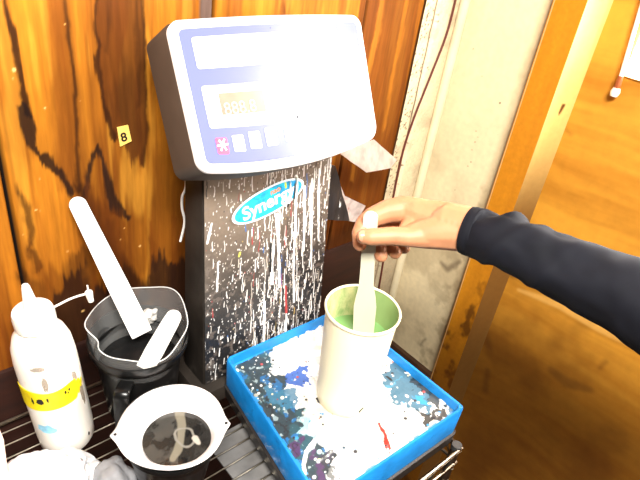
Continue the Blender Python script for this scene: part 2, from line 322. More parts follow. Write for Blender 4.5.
# ---- side wall: orange timber post and recessed plywood
WY = atx(625, 73, XW + 0.030).y; ZW = round(atx(627, 76, XW + 0.030).z, 4)
def build_post():
    # face towards the room
    x0 = XW - 0.014; xr = XW + 0.030
    def wood(U, Z, seed, base, dark, k=1.0):
        g = fbm(U * 60, Z * 3, seed, 4); g2 = fbm(U * 14, Z * 1.5, seed + 5, 3)
        t = np.clip(0.6 * (g - 0.3) + 0.7 * (g2 - 0.4), 0, 1) * k
        img = np.array(base) * (1 - t[..., None]) + np.array(dark) * t[..., None]; return img
    z = np.arange(-0.7, 0.95, 0.003)
    y = np.arange(0.436, 0.4911, 0.0018); Yg, Z = np.meshgrid(y, z)
    img = wood(Yg, Z, 50, (0.52, 0.20, 0.010), (0.30, 0.095, 0.006))
    n = fbm(Yg * 40, Z * 25, 71, 4)
    blend(img, 0.8 * sstep(0.52, 0.72, n) * sstep(0.20, -0.05, Z), (0.06, 0.018, 0.004)); blend(img, 0.7 * sstep(-0.05, -0.30, Z), (0.10, 0.030, 0.004))  # low stains, then light falloff painted darker towards the foot
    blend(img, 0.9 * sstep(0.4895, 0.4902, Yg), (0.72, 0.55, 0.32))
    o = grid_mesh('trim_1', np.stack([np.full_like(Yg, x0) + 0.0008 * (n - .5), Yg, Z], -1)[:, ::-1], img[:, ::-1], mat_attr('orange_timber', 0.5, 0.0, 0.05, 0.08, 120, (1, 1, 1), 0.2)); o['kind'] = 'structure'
    bm = bmesh.new()
    bm_box(bm, (x0 + 0.0006, 0.437, -0.7), (xr + 0.01, 0.492, 0.95))
    o = finish(bm, 'trim_2', mat('orange_timber_core', (0.55, 0.24, 0.04), 0.45, var=0.2, scale=10, stretch=(8, 8, 1)), smooth=0); o['kind'] = 'structure'
    # splayed return of the post; lit tone above, shade below painted into its colour
    s = np.linspace(0, 1, 26); Sg, Z = np.meshgrid(s, z)
    img = wood(Sg * 0.05, Z, 80, (0.78, 0.50, 0.16), (0.60, 0.30, 0.07), 0.7)
    p = atx(565, 108, XW); d = seg_dist(Sg * 0.04, Z, [(0.022, p.z), (0.020, p.z - 0.015)], [0.003, 0.0015]); blend(img, 1 - sstep(-.001, .0015, d), (0.12, 0.045, 0.01))
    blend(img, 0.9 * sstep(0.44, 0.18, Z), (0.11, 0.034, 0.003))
    px = x0 + (xr - x0) * Sg; py = 0.436 - 0.020 * Sg
    o = grid_mesh('trim_3', np.stack([px, py, Z], -1)[:, ::-1], img[:, ::-1], mat_attr('lit_orange_timber', 0.45, 0.0, 0.03, 0.05, 100, (1, 1, 1), 0.25)); o['kind'] = 'structure'
    # plywood field
    def plyfield(ya, yb, za, zb_, low=False):
      y = np.linspace(ya, yb, max(3, int((yb - ya) / 0.003))); z = np.linspace(za, zb_, int((zb_ - za) / 0.003)); Yg, Z = np.meshgrid(y, z)
      wz = Z + 0.10 * Yg + 0.06 * (fbm(Yg * 4, Z * 4, 90, 3) - 0.5)
      g = fbm(wz * 28, Yg * 2.5, 92, 4); g2 = fbm(wz * 90, Yg * 5, 93, 3); n = fbm(Yg * 9, Z * 9, 97, 4)
      t = np.clip(1.5 * (g - 0.36) + 0.5 * (g2 - .5), 0, 1)
      img = np.array((0.60, 0.27, 0.028)) * (1 - t[..., None]) + np.array((0.30, 0.10, 0.006)) * t[..., None]
      blend(img, 0.78 * sstep(0.16, -0.22, Z + 0.12 * (g - .5)), (0.11, 0.034, 0.005))  # light falloff painted in: browner towards the bottom
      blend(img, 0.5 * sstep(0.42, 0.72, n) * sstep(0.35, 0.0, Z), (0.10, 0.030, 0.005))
      def S(u, v): q = atx(u, v, xr); return (q.y, q.z)
      for px_, ws in ([[(500, 268), (512, 276)], [4, 3]], [[(484, 330), (488, 345)], [4, 5]], [[(488, 372), (486, 392)], [4, 5]], [[(552, 370), (566, 382), (590, 390)], [6, 9, 5]], [[(600, 368), (606, 362)], [2, 2]], [[(565, 128), (570, 133)], [1, 1]]):
          q = [S(*a) for a in px_]; d = seg_dist(Yg + .02 * (n - .5), Z + .02 * (n - .5), q, [k * .0014 for k in ws]); blend(img, 0.45 * (1 - sstep(-.006, .008, d)), (0.075, 0.026, 0.007))
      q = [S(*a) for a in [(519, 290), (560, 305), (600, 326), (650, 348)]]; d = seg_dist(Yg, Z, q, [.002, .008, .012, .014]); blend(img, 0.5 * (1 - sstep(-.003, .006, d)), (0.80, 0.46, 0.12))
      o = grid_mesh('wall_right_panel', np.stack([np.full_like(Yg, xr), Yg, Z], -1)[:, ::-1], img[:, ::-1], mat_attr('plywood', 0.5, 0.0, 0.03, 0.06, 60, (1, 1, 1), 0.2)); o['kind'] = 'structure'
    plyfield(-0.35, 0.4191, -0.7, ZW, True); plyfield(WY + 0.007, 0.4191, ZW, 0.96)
    # wall above and around the window opening
    bm = bmesh.new()
    bm_box(bm, (xr+0.001, WY + 0.007, ZW), (xr + 0.02, 0.436, 1.9)); bm_box(bm, (xr, -0.9, -0.7), (xr + 0.02, -0.35, 1.9)); bm_box(bm, (xr, -0.35, 1.06), (xr + 0.02, WY + 0.009, 1.9)); bm_box(bm, (xr, -0.35, 0.675), (xr + 0.02, -0.07, 1.06)); bm_box(bm, (xr, 0.235, 0.675), (xr + 0.02, WY + 0.009, 1.06)); bm_box(bm, (XW, 0.436, 0.9), (XW + 0.06, 0.68, 1.9)); bm_box(bm, (xr + 0.004, -0.35, -0.7), (xr + 0.02, 0.436, ZW - 0.004))
    o = finish(bm, 'wall_right', mat('orange_board', (0.58, 0.27, 0.045), 0.45, var=0.2, scale=8, stretch=(1, 1, 5)), smooth=0); o['kind'] = 'structure'
    return xr
XR = build_post()
pw = atx(627, 76, XR); zw0 = pw.z
# bright window, upper right; its lower left corner is in the picture
wy1 = atx(634, 40, XR).y
bm = bmesh.new(); bm_box(bm, (XR + 0.006, -0.35, zw0), (XR + 0.010, WY, 0.655)); bm_box(bm, (XR + 0.006, -0.07, 0.675), (XR + 0.010, 0.235, 1.06))  # second, upper pane is added out of view to shape the display glare
win = finish(bm, 'window_1', mat_emit('daylight_glass', (1.0, 0.98, 0.95), WINDOW_EMIT), smooth=0); win['kind'] = 'structure'
bm = bmesh.new()
bm_box(bm, (XR - 0.004, -0.352, zw0 - 0.001), (XR + 0.012, WY + 0.007, zw0 + 0.0), 0)
bm_box(bm, (XR - 0.002, WY, zw0 - 0.001), (XR + 0.012, WY + 0.007, 0.675), 0.0); bm_box(bm, (XR - 0.003, -0.35, 0.655), (XR + 0.012, WY, 0.675), 0.0)
o = finish(bm, 'window_frame', mat('frame_wood', (0.62, 0.34, 0.09), 0.4), win, smooth=0)
# floor and the dark lower shelf level
bm = bmesh.new(); bm_box(bm, (-1.0, -1.0, -0.75), (1.0, 0.7, -0.70))
o = finish(bm, 'floor', mat('dark_floor', (0.05, 0.02, 0.010), 0.7, var=0.3, scale=4), smooth=0); o['kind'] = 'structure'

# ================================================================== WIRE SHELF
m_chrome = mat('dirty_chrome', (0.24, 0.21, 0.165), 0.28, 1.0, var=0.2, scale=60, dirt=(0.18, 0.10, 0.05), dirt_lo=0.55, dirt_hi=0.75)
SX0, SX1, SY0, SY1 = -0.30, 0.612, 0.232, 0.655; ZT = -0.004
shelf = empty('wire_shelf', (SX0, SY0, -0.70), 'chrome wire shelf that carries the scale, the bottle and the black tubs', 'shelf')
bm = bmesh.new()
y = SY0 + 0.022
while y < SY1 - 0.005:
    bm_tube(bm, [(SX0, y, ZT + 0.0005), (SX1, y, ZT + 0.0005)], 0.0013, 6); y += 0.0225
finish(bm, 'deck_wires', m_chrome, shelf)
for x in (-0.2, 0.02, 0.24, 0.46):
    bm = bmesh.new(); bm_tube(bm, [(x, SY0, ZT - 0.004), (x, SY1, ZT - 0.004)], 0.0025, 8); finish(bm, 'cross_rod', m_chrome, shelf)
def truss(a, b, name):
    a = Vector(a); b = Vector(b); n = max(2, int((b - a).length / 0.045)); dn = Vector((0, 0, -0.034))
    bm = bmesh.new(); bm_tube(bm, [a, b], 0.003, 8); bm_tube(bm, [a + Vector((0, 0, -0.007)), b + Vector((0, 0, -0.007))], 0.0022, 8); bm_tube(bm, [a + dn, b + dn], 0.003, 8)
    zz = [a.lerp(b, (k + 0.5) / (2 * n)) + (Vector((0, 0, 0)) if k % 2 else dn) for k in range(2 * n)]
    for p, q in zip(zz[:-1], zz[1:]): bm_tube(bm, [p, q], 0.0018, 6)
    finish(bm, name, m_chrome, shelf)
truss((SX0, SY0, ZT), (SX1, SY0, ZT), 'edge_truss'); truss((SX1, SY0, ZT), (SX1, SY1, ZT), 'edge_truss'); bm = bmesh.new(); bm_tube(bm, [(SX0, SY1, ZT), (SX1, SY1, ZT)], 0.003, 8); finish(bm, 'edge_rod', m_chrome, shelf)
for (x, y) in ((SX1 - 0.006, SY0 + 0.006), (SX1 - 0.006, SY1 - 0.01), (SX0 + 0.01, SY1 - 0.01)):
    bm = bmesh.new(); bm_tube(bm, [(x, y, -0.70), (x, y, ZT + 0.002)], 0.0075, 16)
    for k in range(22): bm_tube(bm, [(x, y, -0.05 - k * 0.028), (x, y, -0.0515 - k * 0.028)], 0.0080, 16)
    finish(bm, 'post', m_chrome, shelf)
    bm = bmesh.new(); bm_tube(bm, [(x, y, ZT - 0.002), (x, y, ZT + 0.006)], [0.0085, 0.0080], 16); finish(bm, 'end_cap', mat('black_plastic_cap', (0.03, 0.03, 0.03), 0.4), shelf)
# grey sheet beneath the wires
bm = bmesh.new(); q0 = atz(214, 447, -0.012)
bm_box(bm, (0.300, 0.245, -0.0165), (0.375, 0.470, -0.0125), 0.0008)
o = finish(bm, 'plastic_sheet', mat('grey_sheet', (0.15, 0.145, 0.14), 0.25, var=0.35, scale=25, dirt=(0.5, 0.5, 0.5), dirt_lo=0.68, dirt_hi=0.75))
tag(o, 'dull grey sheet lying beneath the shelf wires left of the scale', 'sheet')

# ================================================================== BENCH SCALE
m_dark = mat('dark_housing', (0.024, 0.019, 0.015), 0.55, var=0.35, scale=25, dirt=(0.05, 0.042, 0.034), dirt_lo=0.60, dirt_hi=0.75)
m_bezel = mat('white_bezel', (0.80, 0.79, 0.78), 0.35, var=0.04, scale=20)
m_blue = mat('blue_tray', (0.006, 0.18, 0.50), 0.35, var=0.25, scale=30, dirt=(0.005, 0.10, 0.28), dirt_lo=0.58, dirt_hi=0.7)
ZR = 0.085
cTL, cTR, cBR, cBL = [atz(*p, ZR) for p in [(226, 358), (340.6, 307.5), (465, 407), (322, 505)]]
scale = empty('bench_scale', ((cTL.x + cTR.x) / 2, 0.42, 0.0), 'dark paint-spattered bench scale with tilted blue display and blue tray', 'scale')
def quadmap(s, t, z=None):
    p = (cBL.lerp(cBR, s)).lerp(cTL.lerp(cTR, s), t)
    return Vector((p.x, p.y, p.z if z is None else z))
def off_quad(m, z):   # corner loop moved inwards by m metres, rounded corners
    W_, H_ = (cTR - cTL).length, (cTL - cBL).length; r = 0.008; out = []
    for (s0, t0, a0) in ((1, 1, 0), (0, 1, 90), (0, 0, 180), (1, 0, 270)):
        cx = (1 - (m + r) / W_) if s0 else (m + r) / W_; cy = (1 - (m + r) / H_) if t0 else (m + r) / H_
        for k in range(6):
            a = math.radians(a0 + k * 18); out.append(quadmap(cx + r / W_ * math.cos(a), cy + r / H_ * math.sin(a), z))
    return out
def loft(bm, loops, cap0=False, cap1=False):
    rs = [[bm.verts.new(p) for p in l] for l in loops]; n = len(rs[0])
    for a, b in zip(rs[:-1], rs[1:]):
        for k in range(n): bm.faces.new((a[k], a[(k + 1) % n], b[(k + 1) % n], b[k]))
    if cap0: bm.faces.new(rs[0][::-1])
    if cap1: bm.faces.new(rs[-1])
bm = bmesh.new(); loft(bm, [off_quad(0.004, 0.0325), off_quad(0.0, 0.034), off_quad(-0.001, ZR - 0.002), off_quad(0.0005, ZR), off_quad(0.0035, ZR - 0.0005), off_quad(0.006, ZR - 0.014), off_quad(0.012, ZR - 0.0165)], True, True)
tray = finish(bm, 'weighing_tray', m_blue, scale, smooth=50)
bm = bmesh.new(); loft(bm, [off_quad(0.008, 0.004), off_quad(0.0, 0.006), off_quad(-0.0025, 0.030), off_quad(0.002, 0.0325)], True, True)
base = finish(bm, 'base_frame', mat('spattered_base', (0.012, 0.010, 0.009), 0.5, var=0.4, scale=30, dirt=(0.40, 0.36, 0.28), dirt_lo=0.66, dirt_hi=0.70), scale)
for (s_, t_) in ((0.1, 0.08), (0.9, 0.08), (0.1, 0.92), (0.9, 0.92)):
    p = quadmap(s_, t_, 0.0); bm = bmesh.new(); bm_tube(bm, [p + Vector((0, 0, -0.0018)), p + Vector((0, 0, 0.008))], [0.012, 0.010], 16); finish(bm, 'foot', m_dark, scale)
# dried paint in the tray: raised skin with its own colours
def build_tray_paint():
    nx, ny = 330, 380
    S_, T_ = np.meshgrid(np.linspace(0.022, 0.978, nx), np.linspace(0.022, 0.978, ny))
    A = np.array([cBL, cBR, cTL, cTR])
    P = (A[0] * (1 - S_[..., None]) + A[1] * S_[..., None]) * (1 - T_[..., None]) + (A[2] * (1 - S_[..., None]) + A[3] * S_[..., None]) * T_[..., None]
    X = np.array(S_) * 0.24; Y = np.array(T_) * 0.27
    def Q(u, v):
        p = atz(u, v, 0.071); t = (p.y - 0.25) / 0.266; xl = cBL.x + (cTL.x - cBL.x) * t; xr = cBR.x + (cTR.x - cBR.x) * t
        return ((p.x - xl) / (xr - xl) * 0.24, t * 0.27)
    Hh = np.zeros(X.shape)
    n1 = fbm(X * 30, Y * 30, 201, 5); n2 = fbm(X * 75, Y * 75, 211, 4); n3 = fbm(X * 160, Y * 160, 221, 3)
    img = np.ones(X.shape + (3,)) * np.array((0.020, 0.035, 0.045))
    blend(img, sstep(0.50, 0.58, n1), (0.020, 0.062, 0.080)); blend(img, 0.9 * sstep(0.63, 0.67, n2), (0.01, 0.10, 0.26)); blend(img, 0.8 * sstep(0.68, 0.72, n3), (0.25, 0.32, 0.33))
    blend(img, 0.9 * sstep(0.58, 0.62, fbm(X * 60, Y * 60, 251, 4)) * (Y < 0.10), (0.05, 0.02, 0.07))
    jx, jy = 0.022 * (n2 - .5) + 0.010 * (n3 - .5), 0.022 * (fbm(X * 75, Y * 75, 241, 4) - .5)
    white = (0.70, 0.69, 0.655)
    def patch(px, col, a=1.0, soft=0.0012, jj=1.0, h=0.0):
        d = poly_sd(X + jx * jj, Y + jy * jj, [Q(*p) for p in px]); mk = (1 - sstep(-soft, soft, d)) * a; blend(img, mk, col); Hh[:] += mk * h
    def stroke(px, ws, col, a=1.0, soft=0.0008, jj=0.3, h=0.0):
        d = seg_dist(X + jx * jj, Y + jy * jj, [Q(*p) for p in px], [q * 0.00135 for q in ws]); mk = (1 - sstep(-soft, soft, d)) * a; blend(img, mk, col); Hh[:] += mk * h
    patch([(272, 350), (300, 335), (340, 318), (372, 322), (470, 408), (430, 440), (385, 475), (330, 510), (322, 475), (336, 455), (318, 440), (305, 412), (286, 395), (290, 378), (270, 372)], white, 1, 0.001, 1.0, 0.0012)
    patch([(302, 395), (325, 398), (360, 410), (345, 428), (320, 432), (305, 420)], (0.62, 0.58, 0.52), 0.8, 0.004, 1)
    blend(img, 0.55 * sstep(0.55, 0.66, fbm(X * 45, Y * 45, 261, 4)) * (img[..., 0] > .5), (0.46, 0.40, 0.31)); blend(img, 0.5 * sstep(0.60, 0.66, fbm(X * 90, Y * 90, 271, 4)) * (img[..., 0] > .4), (0.30, 0.33, 0.33))
    # blue-teal islands and dark flakes
    patch([(286, 372), (300, 367), (314, 376), (310, 388), (298, 384), (290, 382)], (0.010, 0.07, 0.30), 0.95, 0.001, 1.6)
    patch([(270, 385), (292, 390), (300, 402), (280, 408), (268, 400)], (0.03, 0.13, 0.22), 0.9, 0.001, 1.6)
    patch([(384, 360), (404, 364), (418, 382), (430, 400), (424, 414), (406, 408), (396, 394), (382, 378)], (0.016, 0.09, 0.15), 0.95, 0.001, 2.0)
    patch([(400, 362), (420, 372), (440, 390), (452, 402), (440, 404), (420, 392)], (0.010, 0.02, 0.028), 0.95, 0.001, 2.0)
    patch([(418, 408), (428, 414), (444, 402), (448, 412), (440, 418), (424, 424), (417, 420)], (0.016, 0.016, 0.016), 0.97, 0.001, 1.6)
    patch([(408, 394), (418, 396), (424, 404), (412, 402)], (0.02, 0.22, 0.42), 0.9, 0.001, 1.2)
    stroke([(392, 398), (384, 386), (402, 378)], [1.5, 2, 1.5], (0.05, 0.2, 0.3), 0.8, jj=1.5)
    stroke([(440, 392), (452, 402), (458, 408)], [2, 3, 2], (0.03, 0.10, 0.16), 0.8, jj=1.5)
    stroke([(404, 372), (418, 374), (434, 384), (444, 396), (440, 406)], [1.3, 2.4, 3, 2.6, 1.2], white, 1, jj=0.8, h=0.0012)
    stroke([(380, 424), (384, 432), (385, 442), (386, 450)], [2.0, 2.6, 3.0, 2.8], (0.55, 0.012, 0.006), 1, jj=0.5, h=0.001)
    stroke([(318, 400), (325, 404)], [2.4, 2.6], (0.006, 0.006, 0.008), 1, h=0.001)
    stroke([(386, 376), (390, 379)], [1.4, 1.6], (0.01, 0.01, 0.012), 1)
    stroke([(337, 400), (340, 395)], [0.7, 0.5], (0.01, 0.01, 0.012), 1)
    stroke([(318, 436), (312, 446), (307, 452), (305, 466), (304, 482)], [1.3, 2.6, 2.0, 1.3, 2.2], (0.85, 0.85, 0.82), 1, jj=0.2, h=0.0012)
    stroke([(318, 462), (328, 455), (338, 449)], [1, 1, 1.2], (0.85, 0.85, 0.82), 1, jj=0.4, h=0.001)
    patch([(300, 416), (318, 420), (326, 436), (312, 440), (298, 428)], (0.30, 0.48, 0.50), 0.8, 0.001, 2.0, 0.0006)
    patch([(318, 446), (334, 458), (345, 478), (328, 480), (316, 466)], (0.02, 0.025, 0.03), 0.85, 0.001, 2.4)
    patch([(330, 462), (342, 468), (350, 480), (338, 480)], (0.60, 0.60, 0.58), 0.8, 0.001, 2)
    patch([(255, 372), (262, 400), (285, 440), (300, 462), (290, 440), (268, 402)], (0.012, 0.012, 0.014), 0.7, 0.001, 1.5)
    pal = [(0.85, 0.84, 0.80)] * 8 + [(0.02, 0.02, 0.025)] * 4 + [(0.03, 0.2, 0.42), (0.35, 0.42, 0.42), (0.3, 0.05, 0.05), (0.65, 0.58, 0.35)]
    for _ in range(520):
        x, y_ = rnd.uniform(0.004, 0.236), rnd.uniform(0.004, 0.266); r = 0.0006 + abs(rnd.gauss(0, 0.0011)); c = rnd.choice(pal)
        i = min(nx - 1, int(x / 0.24 * nx)); k = min(ny - 1, int(y_ / 0.27 * ny))
        if img[k, i].mean() > 0.5 and rnd.random() < 0.72: continue
        if img[k, i].mean() < 0.4 and c[0] > .8 and rnd.random() < 0.45: continue
        splat(img, X, Y, x, y_, r, c, Hh, 0.0004)
    for (u, v, r, c) in [(238, 371, 2.6, white), (244, 364, .8, (.02,) * 3), (268, 362, 1.6, white), (262, 386, 1.6, white), (252, 385, 1.1, white), (300, 395, 3.2, (0.72, 0.70, 0.58)), (305, 404, 2.6, (0.70, 0.68, 0.60)), (283, 398, 2.2, (.7, .68, .5)), (257, 396, 2.6, (0.30, 0.30, 0.26)), (427, 402, 1.5, (0.8, 0.6, 0.2)), (391, 361, 1.2, (0.55, 0.1, 0.02)), (320, 452, 2.6, (.3, .45, .5)), (344, 448, 1.8, (.02, .05, .08))]:
        p = Q(u, v); splat(img, X, Y, p[0], p[1], r * 0.0013, c, Hh, 0.0008)
    # a few bare blue scraps along the rim
    blend(img, 0.8 * sstep(0.52, 0.6, n2) * ((X < 0.012) | (Y < 0.012)), (0.01, 0.18, 0.45))
    P[..., 2] = ZR - 0.0150 + Hh + 0.0012 * (n1 - 0.5) + 0.0012 * (n2 - .5)
    grid_mesh('dried_paint', P, img, mat_attr('tray_paint', 0.38, 0.1, 0.25, 0.06, 260), tray)
build_tray_paint()

# column ----------------------------------------------------------
CZ0, CZ1 = 0.012, 0.440
def colp(s, t, d=0.0):     # s across, t up; front face leans slightly back
    x0 = 0.3335 + 0.002 * t; x1 = 0.571 - 0.016 * t; y = 0.533 + 0.024 * t
    return Vector((x0 + (x1 - x0) * s, y + d, CZ0 + (CZ1 - CZ0) * t))
bm = bmesh.new()
bm_hull8(bm, [colp(0, 0), colp(1, 0), colp(1, 0, 0.085), colp(0, 0, 0.060)], [colp(0, 1), colp(1, 1), colp(1, 1, 0.040), colp(0, 1, 0.040)], 0.004)
bm_box(bm, (0.318, 0.515, 0.0), (0.590, 0.622, 0.030), 0.004)
column = finish(bm, 'column', m_dark, scale)
def build_column_paint():
    nx, ny = 300, 520
    S_, T_ = np.meshgrid(np.linspace(0.012, 0.988, nx), np.linspace(0.04, 0.93, ny)); X = S_ * 0.235; Y = T_ * 0.428
    n1 = fbm(X * 22, Y * 14, 301, 4); n2 = fbm(X * 120, Y * 30, 311, 4); n3 = fbm(X * 140, Y * 140, 321, 3)
    top = sstep(0.13, 0.36, Y + 0.05 * (n1 - .5))
    img = np.ones(X.shape + (3,)) * np.array((0.014, 0.013, 0.013)); blend(img, top * (1 - 0.35 * sstep(.08, .2, X)), (0.19, 0.145, 0.108))
    blend(img, 0.5 * sstep(0.55, 0.7, n3), (0.16, 0.13, 0.11)); Hh = np.zeros(X.shape)
    dens = lambda x, y: 0.25 + 0.75 * math.exp(-((x - 0.15) / 0.075) ** 2)
    pal = [(0.82, 0.80, 0.76)] * 26 + [(0.45, 0.40, 0.34)] * 5 + [(0.01, 0.01, 0.012)] * 4 + [(0.3, 0.03, 0.03), (0.03, 0.12, 0.35), (0.35, 0.25, 0.08)]
    k = 0
    while k < 430:                                     # runs
        x = rnd.uniform(0.003, 0.232); y = rnd.uniform(0.02, 0.385)
        if rnd.random() > dens(x, y): continue
        k += 1; L = min(y - 0.012, abs(rnd.gauss(0, 0.013)) * (1.7 if x > 0.08 else 0.8) + 0.003); r = rnd.uniform(0.00030, 0.00085); c = rnd.choice(pal)
        i0, i1 = np.searchsorted(X[0], [x - 0.005, x + 0.005]); j0, j1 = np.searchsorted(Y[:, 0], [y - L - .005, y + .005])
        if i1 <= i0 or j1 <= j0: continue
        sx, sy = X[j0:j1, i0:i1], Y[j0:j1, i0:i1]; wob = 0.0028 * (vnoise(sy * 90, sy * 0 + k, k) - .5)
        d = seg_dist(sx + wob, sy, [(x, y), (x, y - L)], [r * 0.7, r * 1.3]); mk = 1 - sstep(-.0003, .0004, d)
        blend(img[j0:j1, i0:i1], mk, c); Hh[j0:j1, i0:i1] += mk * 0.0004
    k = 0
    while k < 1900:                                    # flecks
        x = rnd.uniform(0.002, 0.233); y = rnd.uniform(0.02, 0.395)
        if rnd.random() > dens(x, y) + 0.15: continue
        k += 1; splat(img, X, Y, x, y, rnd.uniform(0.0003, 0.0009), rnd.choice(pal), Hh, 0.0003, 0.0003, rnd.uniform(0.8, 2.2))
    def C(u, v):
        p = aty(u, v, 0.545); s = (p.x - 0.3345) / 0.229; return (s * 0.235, (p.z - CZ0))
    for px, ws, c in [([(279, 216), (279, 228), (278, 250), (277, 285)], [3.2, 3.0, 1.2, 1.8], (.85, .84, .82)), ([(274, 240), (271, 262), (270, 282)], [1, 2, 2.2], (.8, .8, .78)),
                      ([(300, 178), (298, 205), (296, 230), (292, 262), (290, 300)], [2.6, 1.8, 1.6, 1.2, 1.4], (.80, .78, .74)), ([(308, 188), (306, 215), (303, 250)], [2.2, 1.6, 1], (.8, .78, .72)),
                      ([(316, 180), (314, 205), (311, 240), (309, 268)], [1.5, 2, 1.2, 1], (.78, .76, .70)), ([(291, 190), (290, 206)], [1.5, 2.5], (.02, .02, .02)), ([(271, 243), (269, 270)], [1.2, 1.6], (.01, .01, .01)),
                      ([(213, 225), (210, 236), (208, 244)], [1, 1.6, 1.2], (.8, .8, .76)), ([(218, 262), (216, 290)], [.8, 1.2], (.8, .8, .76)), ([(240, 253), (239, 256)], [1.4, 1.2], (.65, .6, .1)), ([(282, 312), (280, 330)], [1, 1.6], (.8, .8, .78)),
                      ([(324, 170), (321, 200), (318, 240)], [1.2, 1.8, 1], (.8, .78, .74)), ([(283, 285), (282, 310)], [1.4, 1.8], (.30, .02, .02)), ([(262, 300), (258, 345)], [1.2, 1.4], (.8, .8, .78))]:
        d = seg_dist(X + 0.0015 * (n3 - .5), Y, [C(*p) for p in px], [q * .00125 for q in ws]); mk = 1 - sstep(-.0003, .0005, d); blend(img, mk, c); Hh += mk * 0.0008
    P = np.stack([0.3335 + 0.002 * T_ + (0.2375 - 0.018 * T_) * S_, 0.533 + 0.024 * T_ - 0.0012 - Hh, CZ0 + (CZ1 - CZ0) * T_], -1)
    grid_mesh('paint_drips', P, img, mat_attr('paint_runs', 0.42, 0.05, 0.2, 0.08, 260), column)
build_column_paint()
# oval sticker on the column
def build_sticker():
    def fp(u, v, lift): # onto the leaning face
        r = ray(u, v); n_ = Vector((0, 1, -0.024 / (CZ1 - CZ0))); o_ = Vector((0, 0.533, CZ0)); n_.normalize()
        t = (o_ - Vector(CAM)).dot(n_) / Vector(r).dot(n_); return Vector(CAM) + Vector(r) * t - n_ * lift
    c = fp(268, 200, 0.0028); e1 = fp(303, 182, 0.0028) - c; e2 = fp(262, 186, 0.0028) - c; e2 = e2 - e1 * (e2.dot(e1) / e1.length_squared)
    e2 = e2.normalized() * 0.0225; e1 = e1.normalized() * 0.063; nn = e1.cross(e2).normalized(); 
    if nn.y > 0: nn = -nn
    st = None
    for k, (sc, m, lift) in enumerate(((1.0, mat('sticker_rim', (0.80, 0.86, 0.90), 0.4, var=0.1), 0), (0.93, mat('sticker_blue', (0.02, 0.30, 0.62), 0.35, var=0.5, scale=80, dirt=(0.02, 0.55, 0.75), dirt_lo=0.45, dirt_hi=0.6), 0.0005))):
        bm = bmesh.new(); n = 48
        top = [bm.verts.new(c + e1 * math.copysign(abs(math.cos(a)) ** 0.9, math.cos(a)) * sc + e2 * math.sin(a) * (sc - 0.06 * k) + nn * (lift + 0.0004)) for a in [2 * math.pi * q / n for q in range(n)]]
        bot = [bm.verts.new(v.co - nn * 0.0004) for v in top]; bm.faces.new(top); bm.faces.new(bot[::-1])
        for q in range(n): bm.faces.new((bot[q], bot[(q + 1) % n], top[(q + 1) % n], top[q]))
        if k == 0: st = finish(bm, 'sticker', m, column, smooth=0); st['label'] = 'oval blue sticker with white lettering'
        else: finish(bm, 'sticker_field', m, st, smooth=0)
    return c, e1, e2, nn, st
def text(name, body, size, origin, ex, ey, en, m, parent, align='LEFT', bold=0.0):
    cu = bpy.data.curves.new(name, 'FONT'); cu.body = body; cu.size = size; cu.align_x = align; cu.extrude = 0.00015; cu.offset = bold
    ob = bpy.data.objects.new(name, cu); COL.objects.link(ob)
    ex = ex.normalized(); ey = (ey - ex * ey.dot(ex)).normalized(); ez = ex.cross(ey)
    M = Matrix((ex, ey, ez)).transposed().to_4x4(); M.translation = origin + en * 0.0004
    bpy.context.view_layer.update()
    me = bpy.data.meshes.new_from_object(ob.evaluated_get(bpy.context.evaluated_depsgraph_get())); bpy.data.objects.remove(ob); bpy.data.curves.remove(cu)
    me.transform(M); me.name = name; me.materials.clear()
    return link(name, me, m, parent)
m_dark.node_tree.nodes['Principled BSDF'].inputs['Specular IOR Level'].default_value = 0.2
m_white_print = mat('white_print', (0.85, 0.85, 0.85), 0.4)
m_orange_print = mat('orange_print', (0.85, 0.25, 0.08), 0.4)
c, e1, e2, nn, st = build_sticker()
text('lettering', 'Synergy', 0.0290, c - e1 * 0.74 - e2 * 0.45 + nn * 0.0006, e1, e2, nn, m_white_print, st, bold=0.0006)
text('small_lettering', 'nao', 0.012, c + e1 * 0.05 + e2 * 0.36 + nn * 0.0006, e1, e2, nn, m_orange_print, st, bold=0.0003)
text('small_lettering', 'i', 0.012, c + e1 * 0.46 + e2 * 0.36 + nn * 0.0006, e1, e2, nn, mat('yellow_print', (0.75, 0.75, 0.05), 0.4), st, bold=0.001)
for (a, b, ws, L) in ((0.62, 0.62, 0.0018, 0.034), (0.82, 0.75, 0.0022, 0.030), (0.47, -0.1, 0.0012, 0.02), (0.74, 0.3, 0.0012, 0.024)):
    p = c + e1 * a + e2 * b + nn * 0.0012; bm = bmesh.new(); bm_tube(bm, [p, p + Vector((0.0008, -0.001, -L * 0.5)), p + Vector((0, -0.0016, -L))], [ws * .6, ws, ws * 1.2], 8)
    o = finish(bm, 'paint_run', mat('run_white' if a > .5 else 'run_dark', (0.8, 0.79, 0.76) if a != 0.74 else (0.02, 0.02, 0.02), 0.35), column)

